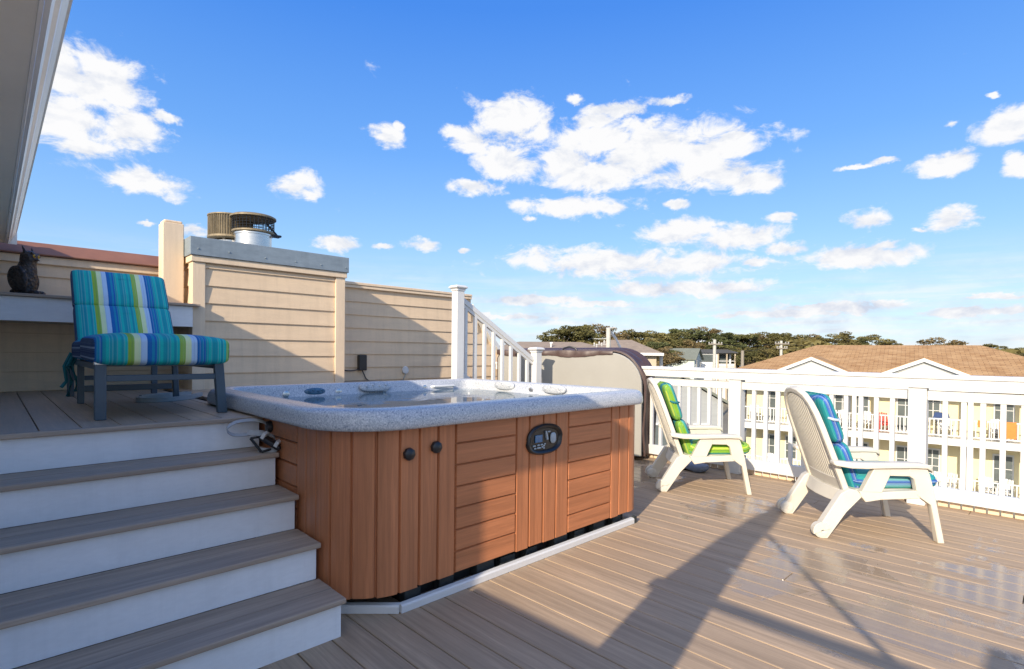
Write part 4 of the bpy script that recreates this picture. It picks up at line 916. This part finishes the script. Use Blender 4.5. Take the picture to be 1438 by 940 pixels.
def towel(x, z, w, h, mat, label):
    rows = []
    for k in range(9):
        q = -w/2 + w*k/8; e = .012*math.sin(k*1.9)
        rows.append([(q, .09+e, -h), (q, .085+e*.5, -.02), (q, .10, .012), (q, .17, .012), (q, .19-e, -h*.7), (q, .182-e, -h*.7), (q, .163, .004), (q, .107, .004), (q, .095+e*.5, -.02), (q, .098+e, -h)])
    mb = MB(); mb.loft(rows); o = mb.build('beach_towel', mat, smooth=True); o.location = at_yb(x, 0, z); o.rotation_euler = (0,0,yb.rotation_euler.z)
    tag(o, label, 'towel', 'towels on the balcony railing')
towel(3.25, -1.93, .62, .80, D['orange'], 'wide orange towel over the upper balcony railing at the far right')
towel(2.3, -1.93, .34, .34, D['orange'], 'small orange towel over the upper balcony railing beside the wide one')
o = balcony_chair(D['red']); o.location = at_yb(-2.0+.25, .9, -2.93); o.rotation_euler = (0,0,yb.rotation_euler.z+.3); tag(o, 'red chair on the upper balcony behind the teal cushioned armchair', 'chair')
o = balcony_chair(D['red']); o.location = at_yb(-1.0, .75, -5.93); o.rotation_euler = (0,0,yb.rotation_euler.z-.2); tag(o, 'red chair on the lower balcony just left of the railing post', 'chair')
mb = MB(); mb.prism([(-.36,0),(.36,.05),(.28,.34),(-.26,.30)], -.03, .03); mb.bar((-.2,0,.05),(-.2,0,-.95),.03,.03); mb.bar((.2,0,.1),(.2,0,-.95),.03,.03)
o = mb.build('canvas_chair', D['navy']); o.location = at_yb(.72, .55, -1.98); o.rotation_euler = (0,0,yb.rotation_euler.z); tag(o, 'navy canvas backed chair above the upper balcony railing', 'chair')
# nearer grey gable house below the railing
def gable_house(name, label, x, y, rz, hw_, dep, ze, zr, wall, roof, ov=.25, nwin=2, zw=None):
    h = root_frame(name, label, 'house', x, y, rz)
    mb = MB(); mb.prism([(-hw_, .01), (hw_, .01), (hw_, Z(ze)), (0, Z(zr)-.02), (-hw_, Z(ze))], 0, dep); mb.build('wall', wall, h)
    r_ = MB(); k = (zr-ze)/hw_
    for s in (-1, 1):
        poly = [(s*(hw_+ov), Z(ze-k*ov)+.03), (0, Z(zr)+.03), (0, Z(zr)+.13), (s*(hw_+ov), Z(ze-k*ov)+.13)]
        r_.prism(poly if s > 0 else poly[::-1], -ov, dep+ov)
    r_.build('roof', roof, h)
    for i in range(nwin):
        q = (-.5 + i/(max(1, nwin-1)))*hw_ if nwin > 1 else 0
        for zz in (zw or [ze-1.2]):
            f = MB(); f.box(q-.34, q+.34, -.05, -.002, Z(zz-.6), Z(zz+.6)); fo = f.build('window', D['white'], h)
            p = MB(); p.box(q-.27, q+.27, -.07, -.052, Z(zz-.53), Z(zz+.53)); po = p.build('pane', D['glass']); po.parent = fo
    return h
VR = math.atan2(-.6984, .7157)      # facing the deck
gable_house('grey_house', 'grey sided gable house low behind the railing and the lime cushion', 18.25, 9.75, VR, 1.55, 9, -.52, .38, D['greyside'], D['shinglegreen'], .18, 2, [-1.9])
def hip_house(name, label, x, y, rz, hw_, dep, rh, ze, zr, wall, roof, ov=.45, porch=False):
    h = root_frame(name, label, 'house', x, y, rz)
    mb = MB(); mb.box(-hw_, hw_, 0, dep, .01, Z(ze)-.02); mb.build('wall', wall, h)
    a = hw_+ov; mb = MB()
    vs = [(-a,-ov,Z(ze)),(a,-ov,Z(ze)),(a,dep+ov,Z(ze)),(-a,dep+ov,Z(ze)),(-rh,dep/2,Z(zr)),(rh,dep/2,Z(zr))]
    mb.add(vs, [(0,1,5,4),(1,2,5),(2,3,4,5),(3,0,4),(3,2,1,0)]); mb.build('roof', roof, h)
    mb = MB(); mb.box(-a-.02, a+.02, -ov-.05, -ov-.002, Z(ze)-.16, Z(ze)+.02); mb.box(a+.002, a+.03, -ov, dep+ov, Z(ze)-.16, Z(ze)+.02); mb.build('fascia', D['white'], h)
    for q in (-.6, -.2, .2, .6):
        f = MB(); f.box(q*hw_-.4, q*hw_+.4, -.05, -.002, Z(ze-1.9), Z(ze-.6)); fo = f.build('window', D['white'], h)
        p = MB(); p.box(q*hw_-.32, q*hw_+.32, -.07, -.052, Z(ze-1.82), Z(ze-.68)); po = p.build('pane', D['glass']); po.parent = fo
    return h
h1 = hip_house('brown_roofed_house', 'low house with a wide brown hip roof behind the tub cover', 24.6, 22.0, VR-.1, 5.2, 7, 2.1, 1.05, 1.98, D['tan'], D['shinglebrown'])
mb = MB(); mb.tube([(.1,1.9,Z(1.45)),(.1,1.9,Z(1.86))], .05, 8); mb.tube([(.02,1.9,Z(1.86)),(.2,1.9,Z(1.88))],.06,8); mb.build('vent_pipe', D['white'], h1)
h2 = hip_house('brown_roofed_house', 'house with a grey brown hip roof and white porch posts right of the cover', 31.0, 21.3, VR-.25, 2.55, 6, .8, 1.28, 2.25, D['tan'], D['shinglebrown'])
for q in (-1.9, 0, 1.9):
    mb = MB(); mb.box(2.85, 3.0, 3+q-.08, 3+q+.08, .01, Z(1.27)-.16); mb.build('porch_post', D['white'], h2)
gable_house('green_roofed_house', 'pale green house with a grey green roof among the trees', 72.5, 36.2, VR+1.05, 2.6, 5.5, .55, 1.95, D['palegreen'], D['shinglegreen'], .3, 2, [-.1,-1.6])
wh = root_frame('white_house', 'white modern house with stacked balconies and a dark flat roof', 'house', 78.5, 36.4, VR)
mb = MB(); mb.box(-2.9, .3, 0, 6, .01, Z(1.45)); mb.box(.3, 2.9, 1.4, 6, .01, Z(1.45)); mb.build('wall', D['whitewall'], wh)
mb = MB(); mb.prism([(-3.3,Z(1.46)),(3.3,Z(1.46)),(3.1,Z(1.62)),(1.6,Z(2.0)),(-1.8,Z(2.0)),(-3.1,Z(1.62))], -.4, 6.4); mb.build('roof', D['shingledark'], wh)
for z in (-.65, -2.9):
    mb = MB(); mb.box(.3, 3.0, -.1, 1.39, Z(z-.15), Z(z)); mb.box(.3,3.0,-.1,-.05,Z(z+.85),Z(z+.95)); mb.box(.302,2.98,-.09,-.06,Z(z+.05),Z(z+.5)); mb.build('balcony', D['white'], wh)
    f = MB(); f.box(.6, 2.6, 1.34, 1.398, Z(z+.05), Z(z+1.9)); f.build('window', D['glass'], wh)
for q in (.35, 1.65, 2.9):
    mb = MB(); mb.box(q-.09, q+.09, -.13, .02, .01, Z(1.455)); mb.build('balcony_post', D['tan'], wh)
f = MB(); f.box(-2.4, -.4, -.05, -.002, Z(.1), Z(1.2)); f.build('window', D['glass'], wh)
f = MB(); f.box(-1.0, -.2, -.05, -.002, Z(-1.5), Z(-.9)); f.build('window', D['glass'], wh)
# ------------------------------------------------------------------ utility poles
def pole(name, label, x, y, zt, r, arms, mat, rz=0, extra=None):
    p = root_frame(name, label, 'utility pole', x, y, VR+rz, 'utility poles beyond the railing')
    mb = MB(); mb.tube([(0,0,.01),(0,0,Z(zt))], [r*1.25, r], 12); mb.build('shaft', mat, p, True)
    for z, w in arms:
        mb = MB(); mb.box(-w, w, -r-.10, -r-.005, Z(z)-.06, Z(z)+.06); mb.build('crossarm', D['woodpole'], p)
        m2 = MB()
        for q in (-.9, -.5, .5, .9): m2.lathe([(.0,0),(.05,0),(.05,.07),(.08,.09),(.08,.13),(.04,.17),(0,.17)], (q*w, -r-.05, Z(z)+.062), 10)
        m2.build('insulator', D['ceram'], p, True)
    if extra: extra(p)
    return p
def ex1(p):
    for s, z0, z1 in ((1, 2.3, 1.55), (1, 2.2, 1.35)):
        mb = MB(); mb.tube([(.1,-.05*z0,Z(z0)),(.35,-.1,Z(z0-.3)),(.75,-.1,Z(z1-.35))], .028, 8); mb.build('brace', D['steel'], p, True)
    mb = MB(); mb.box(-.70,-.10,-.04,.02,Z(1.93),Z(1.96)); mb.box(-.62,-.10,-.04,.02,Z(1.66),Z(1.69)); mb.build('equipment_arm', D['ceram'], p)
    for k in range(5):
        mb = MB(); mb.lathe([(0,0),(.03,0),(.045,.04),(.03,.07),(.045,.11),(.03,.15),(.012,.19),(0,.19)], (-.20-.12*k, -.02, Z(1.70-.09*(k%2)-.03*k)), 8); mb.build('insulator', D['ceram'], p, True)
    mb = MB(); mb.tube([(-.12,0,Z(2.45)),(.35,0,Z(2.5))], .04, 8); mb.build('top_arm', D['ceram'], p, True)
pole('utility_pole', 'pale utility pole with clustered insulators behind the tub cover', 21.5, 15.35, 2.45, .11, [], D['poleconc'], 0, ex1)
pole('utility_pole', 'tall utility pole with one crossarm in front of the white house', 56.2, 26.2, 2.85, .17, [(2.35,.75)], D['poleconc'])
pole('utility_pole', 'short bare utility pole left of the brown shingle roof', 50.3, 20.75, 1.62, .14, [], D['woodpole'])
pole('utility_pole', 'utility pole with two crossarms above the brown shingle roof', 63.5, 21.9, 2.85, .14, [(2.5,.8),(2.0,.6)], D['poleconc'])
mb = MB()
for dz in (0, -.45): mb.tube(smooth_pts([(56.2,26.2,2.45+dz),(59.8,24.0,2.15+dz),(63.5,21.9,2.45+dz),(75,15.5,2.1+dz),(88,8,2.3+dz)]), .018, 5)
tag(mb.build('power_line', D['dark']), 'thin dark power lines strung between the utility poles', 'power line')
# ------------------------------------------------------------------ trees
def crown_mesh(seed, mat, flat=.6, n=34, per=150, trunk=True):
    rnd = random.Random(seed); mb = MB(); cl = []
    for k in range(n):
        a = rnd.random()*2*math.pi; r = 3.0*math.sqrt(rnd.random()); 
        zmax = 5.6*math.sqrt(max(.05, 1-(r/3.4)**2)); z = zmax*(.30+.70*rnd.random()**.6)
        cl.append((r*math.cos(a), r*math.sin(a), z, .45+.55*rnd.random()))
    for x, y, z, s in cl:
        for q in range(per):
            while True:
                u = Vector((rnd.uniform(-1,1), rnd.uniform(-1,1), rnd.uniform(-1,1)))
                if .1 < u.length < 1: break
            u = u.normalized()*(.55+.45*rnd.random())
            c = Vector((x+u.x*s*1.25, y+u.y*s*1.25, z+u.z*s*flat))
            d1 = Vector((rnd.gauss(0,1), rnd.gauss(0,1), rnd.gauss(0,.6)+.25)).normalized(); d2 = d1.cross(Vector((rnd.gauss(0,1), rnd.gauss(0,1), rnd.gauss(0,1)))).normalized()
            L = .10+.13*rnd.random(); w = .055+.05*rnd.random()
            mb.add([c-d1*L-d2*w*.4, c-d2*w, c+d1*L, c+d2*w], [(0,1,2,3)])
    return mb, cl
def trunk_mesh(cl, seed):
    rnd = random.Random(seed); mb = MB()
    mb.tube([(0,0,-9),(.1,.05,-4),(-.05,.1,0),(.1,0,2.6)], [.30,.24,.18,.08], 8)
    for x, y, z, s in cl[::2]:
        z0 = min(z-.3, -1+2.5*rnd.random()); mb.tube([(0,0,z0),(x*.5,y*.5,(z0+z)/2-.1),(x,y,z)], [.09,.055,.02], 5)
    return mb
protos = []
for i, (mat, fl, n) in enumerate((('leafA',.55,38),('leafB',.5,34),('leafC',.6,32),('leafD',.5,36))):
    t = thing('pine_tree', 'dense olive green pine in the tree line behind the houses', 'tree', (0,0,0), 0, 'trees in the line behind the houses')
    c, cl = crown_mesh(20+i, mat, fl, n); c.build('crown', D[mat], t, recalc=False); trunk_mesh(cl, i).build('trunk', D['bark'], t, True)
    protos.append(t)
rnd = random.Random(3); used = set()
special = {0: ('broad olive pine with a flat top at the left end of the tree line', None), 20: ('lone flat topped umbrella pine rising behind the brown shingle roof', None), 23: ('low russet bushy tree just right of the tub cover', None)}
for i, (x, y, zt, w) in enumerate(TREES):
    k = rnd.choice((0,0,1,1,2,3)) if i not in (23, 24) else 2
    if k not in used: o = protos[k]; used.add(k)
    else: o = copy_tree(protos[k])
    s = w/6.2; o.scale = (s*1.25, s*1.25, s); o.location = (x, y, zt - 5.75*s); o.rotation_euler = (0, 0, rnd.random()*6.28)
    if i in special: o['label'] = special[i][0]
    else: o['label'] = ('dense olive green pine in the tree line behind the houses', 'yellowish green pine in the tree line behind the houses', 'russet tinged tree in the tree line behind the houses', 'dark green pine in the tree line behind the houses')[k]
for k, p in enumerate(protos):
    if k not in used:
        for ch in list(p.children): bpy.data.objects.remove(ch)
        bpy.data.objects.remove(p)
# thicket that fills the wood below the crowns (nobody could count it)
mb = MB(); rnd = random.Random(8)
for q in range(30000):
    a = rnd.uniform(.03, .90); d = rnd.uniform(70, 128) if a < .62 else rnd.uniform(64, 110)
    if .36 < a < .53: d = rnd.uniform(98, 128)
    hmax = 2.4 + 1.3*math.sin(a*37)*math.sin(a*13+1)
    if a < .22: hmax = 1.9
    if a > .70: hmax = 1.2
    z = hmax - abs(rnd.gauss(0, 1.3)); 
    if .2 < a < .62 and d < 86: z -= 2.6*(86-d)/16
    c = Vector((d*math.cos(a), d*math.sin(a), z))
    d1 = Vector((rnd.gauss(0,1), rnd.gauss(0,1), rnd.gauss(0,.6))).normalized(); d2 = d1.cross(Vector((rnd.gauss(0,1), rnd.gauss(0,1), rnd.gauss(0,1)))).normalized()
    L = .32+.3*rnd.random(); w = .2+.15*rnd.random()
    mb.add([c-d1*L-d2*w*.4, c-d2*w, c+d1*L, c+d2*w], [(0,1,2,3)])
tag(mb.build('thicket', D['leafB'], recalc=False), kind='stuff')
# ================================================================== sky, sun, camera
AZ, EL = math.atan2(-.316, -.949), R(24.5)
wd = bpy.data.worlds.new('World'); sc.world = wd; wd.use_nodes = True
t = wd.node_tree; t.nodes.clear()
def wn(k, **kw):
    n = t.nodes.new(k)
    for a, v in kw.items(): setattr(n, a, v)
    return n
def wm(op, a, b=None, c=None, clamp=False):
    m = wn('ShaderNodeMath', operation=op, use_clamp=clamp)
    for i, x in enumerate((a, b, c)):
        if x is None: continue
        if isinstance(x, (int, float)): m.inputs[i].default_value = x
        else: t.links.new(x, m.inputs[i])
    return m.outputs[0]
out = wn('ShaderNodeOutputWorld'); bg = wn('ShaderNodeBackground'); t.links.new(bg.outputs[0], out.inputs[0])
sky = wn('ShaderNodeTexSky'); sky.sky_type = 'NISHITA'; sky.sun_disc = False; sky.sun_elevation = EL
sky.sun_rotation = math.pi/2 - AZ; sky.altitude = 10; sky.air_density = 1.0; sky.dust_density = .6; sky.ozone_density = 2.2
tc = wn('ShaderNodeTexCoord'); sx = wn('ShaderNodeSeparateXYZ'); t.links.new(tc.outputs['Generated'], sx.inputs[0])
az = wm('ARCTAN2', sx.outputs[1], sx.outputs[0]); el = wm('ARCSINE', sx.outputs[2])
cv_ = wn('ShaderNodeCombineXYZ'); t.links.new(az, cv_.inputs[0]); t.links.new(wm('MULTIPLY', el, 1.7), cv_.inputs[1])
def wnoise(scale, det, rough, dist=0, off=0):
    n = wn('ShaderNodeTexNoise'); n.inputs['Scale'].default_value = scale; n.inputs['Detail'].default_value = det; n.inputs['Roughness'].default_value = rough; n.inputs['Distortion'].default_value = dist
    mp = wn('ShaderNodeMapping'); mp.inputs['Location'].default_value = (off, off*.7, 0); t.links.new(cv_.outputs[0], mp.inputs[0]); t.links.new(mp.outputs[0], n.inputs['Vector']); return n
n1 = wnoise(9, 8, .62, .3); n2 = wnoise(34, 6, .6, .2, 3)
wx = wm('MULTIPLY', wm('SUBTRACT', n1.outputs[0], .5), .055); 
wy = wm('MULTIPLY', wm('SUBTRACT', n2.outputs[0], .5), .022)
pv = wn('ShaderNodeCombineXYZ'); t.links.new(wm('ADD', az, wx), pv.inputs[0]); t.links.new(wm('ADD', el, wy), pv.inputs[1])
best = None; low = None
for (a, e, ra_, re_) in CLOUDS:
    s_ = wn('ShaderNodeVectorMath', operation='SUBTRACT'); t.links.new(pv.outputs[0], s_.inputs[0]); s_.inputs[1].default_value = (a, e, 0)
    m_ = wn('ShaderNodeVectorMath', operation='MULTIPLY'); t.links.new(s_.outputs[0], m_.inputs[0]); m_.inputs[1].default_value = (1/ra_, 1/re_, 0)
    l_ = wn('ShaderNodeVectorMath', operation='LENGTH'); t.links.new(m_.outputs[0], l_.inputs[0])
    best = l_.outputs['Value'] if best is None else wm('SMOOTH_MIN', best, l_.outputs['Value'], .12)
n4 = wnoise(15, 12, .64, .35, 5); n5 = wnoise(15, 5, .60, .35, 5)
n5.inputs['Vector'].links[0].from_node.inputs['Location'].default_value = (5.012, 3.5-.030, 0)     # the same noise a little further from the sun
base_ = wm('MAXIMUM', wm('SUBTRACT', 1.0, best), -.8)
d_ = wm('ADD', wm('MULTIPLY', base_, .95), wm('MULTIPLY', wm('SUBTRACT', n4.outputs[0], .5), 3.1))
mr = wn('ShaderNodeMapRange', interpolation_type='SMOOTHSTEP'); mr.inputs['From Min'].default_value = -.26; mr.inputs['From Max'].default_value = .44; t.links.new(d_, mr.inputs[0])
lowf = wn('ShaderNodeMapRange'); lowf.inputs['From Min'].default_value = .26; lowf.inputs['From Max'].default_value = .08; t.links.new(el, lowf.inputs[0])
hz = wn('ShaderNodeMapRange', interpolation_type='SMOOTHSTEP'); hz.inputs['From Min'].default_value = .19; hz.inputs['From Max'].default_value = .03; t.links.new(el, hz.inputs[0])
vs_ = wn('ShaderNodeTexNoise'); vs_.inputs['Scale'].default_value = 1.0; vs_.inputs['Detail'].default_value = 8; vs_.inputs['Roughness'].default_value = .6
mp_ = wn('ShaderNodeMapping'); mp_.inputs['Scale'].default_value = (5, 34, 1); t.links.new(cv_.outputs[0], mp_.inputs[0]); t.links.new(mp_.outputs[0], vs_.inputs['Vector'])
veil = wm('MULTIPLY', wm('MULTIPLY', wm('SUBTRACT', vs_.outputs[0], .38), 3.6, None, True), wm('MULTIPLY', hz.outputs[0], .95))
dens_ = wm('MAXIMUM', mr.outputs[0], veil)
n3 = wnoise(14, 4, .55, 0, 7)
rel = wm('MULTIPLY', wm('SUBTRACT', n5.outputs[0], n4.outputs[0]), 2.6)
sh = wm('ADD', wm('MULTIPLY', wm('ADD', wm('MULTIPLY', lowf.outputs[0], .62), .15), wm('MULTIPLY', wm('SUBTRACT', n3.outputs[0], .36), 3.0, None, True)), rel, None, True)
EXPO, BGS = .85, .15; K = 1/(2**EXPO*BGS)
cc = wn('ShaderNodeMix', data_type='RGBA'); t.links.new(sh, cc.inputs[0]); cc.inputs[6].default_value = (K*.98, K*.98, K*.99, 1); cc.inputs[7].default_value = (K*.64, K*.70, K*.83, 1)
gr = wn('ShaderNodeValToRGB'); t.links.new(wm('DIVIDE', el, 1.5708), gr.inputs[0]); es = gr.color_ramp.elements
G = [(0,(.60,.77,.92)),(.055,(.44,.67,.95)),(.13,(.26,.535,.97)),(.22,(.125,.385,.95)),(.36,(.032,.24,.88)),(1,(.025,.16,.66))]
while len(es) < len(G): es.new(.5)
for e_, (p_, c_) in zip(es, G): e_.position = p_; e_.color = (*c_, 1)
def vmix(f, a, b, mode='MIX'):
    m = wn('ShaderNodeMix', data_type='RGBA', blend_type=mode)
    for i, x in ((0, f), (6, a), (7, b)):
        if hasattr(x, 'links'): t.links.new(x, m.inputs[i])
        elif i == 0: m.inputs[0].default_value = x
        else: m.inputs[i].default_value = (*x, 1)
    return m.outputs[2]
g1 = vmix(1.0, gr.outputs[0], (K, K, K), 'MULTIPLY')
# the sky is paler and brighter round the sun
dp = wn('ShaderNodeVectorMath', operation='DOT_PRODUCT'); t.links.new(tc.outputs['Generated'], dp.inputs[0]); dp.inputs[1].default_value = (-.949*math.cos(EL), -.316*math.cos(EL), math.sin(EL))
gl_ = wm('POWER', wm('MAXIMUM', dp.outputs['Value'], 0.0), 2.0)
g2 = vmix(wm('MULTIPLY', gl_, .8), g1, (K*1.9, K*1.95, K*2.0))
skc = vmix(.18, g2, sky.outputs[0])
fin = vmix(dens_, skc, cc.outputs[2])
t.links.new(fin, bg.inputs[0]); bg.inputs[1].default_value = BGS
# sun
sl_ = bpy.data.lights.new('sun', 'SUN'); sl_.energy = 3.5; sl_.angle = R(.53); sl_.color = (1.0,.86,.68)
so = bpy.data.objects.new('sun', sl_); COL.objects.link(so)
ld = Vector((.949*math.cos(EL), .316*math.cos(EL), -math.sin(EL))); so.rotation_euler = ld.to_track_quat('-Z', 'Y').to_euler(); so.location = (-20,-8,15)
# camera
cd = bpy.data.cameras.new('camera'); cd.sensor_fit = 'HORIZONTAL'; cd.sensor_width = 36; cd.lens = 752/1438*36; cd.shift_y = 31.4/1438; cd.clip_end = 4000; cd.clip_start = .05
co = bpy.data.objects.new('camera', cd); COL.objects.link(co)
yaw = math.atan2(.7157, .6984); pt = R(.5)
fwd = Vector((math.cos(yaw)*math.cos(pt), math.sin(yaw)*math.cos(pt), -math.sin(pt)))
right = Vector((math.sin(yaw), -math.cos(yaw), 0)); upv = right.cross(fwd)
Mc = Matrix((right, upv, -fwd)).transposed().to_4x4() @ Matrix.Rotation(R(.6), 4, 'Z')
Mc.translation = (0, 0, 1.25); co.matrix_world = Mc
sc.camera = co
sc.view_settings.view_transform = 'Standard'; sc.view_settings.look = 'None'; sc.view_settings.exposure = EXPO; sc.view_settings.gamma = 1
sc.cycles.max_bounces = 10; sc.cycles.transparent_max_bounces = 12
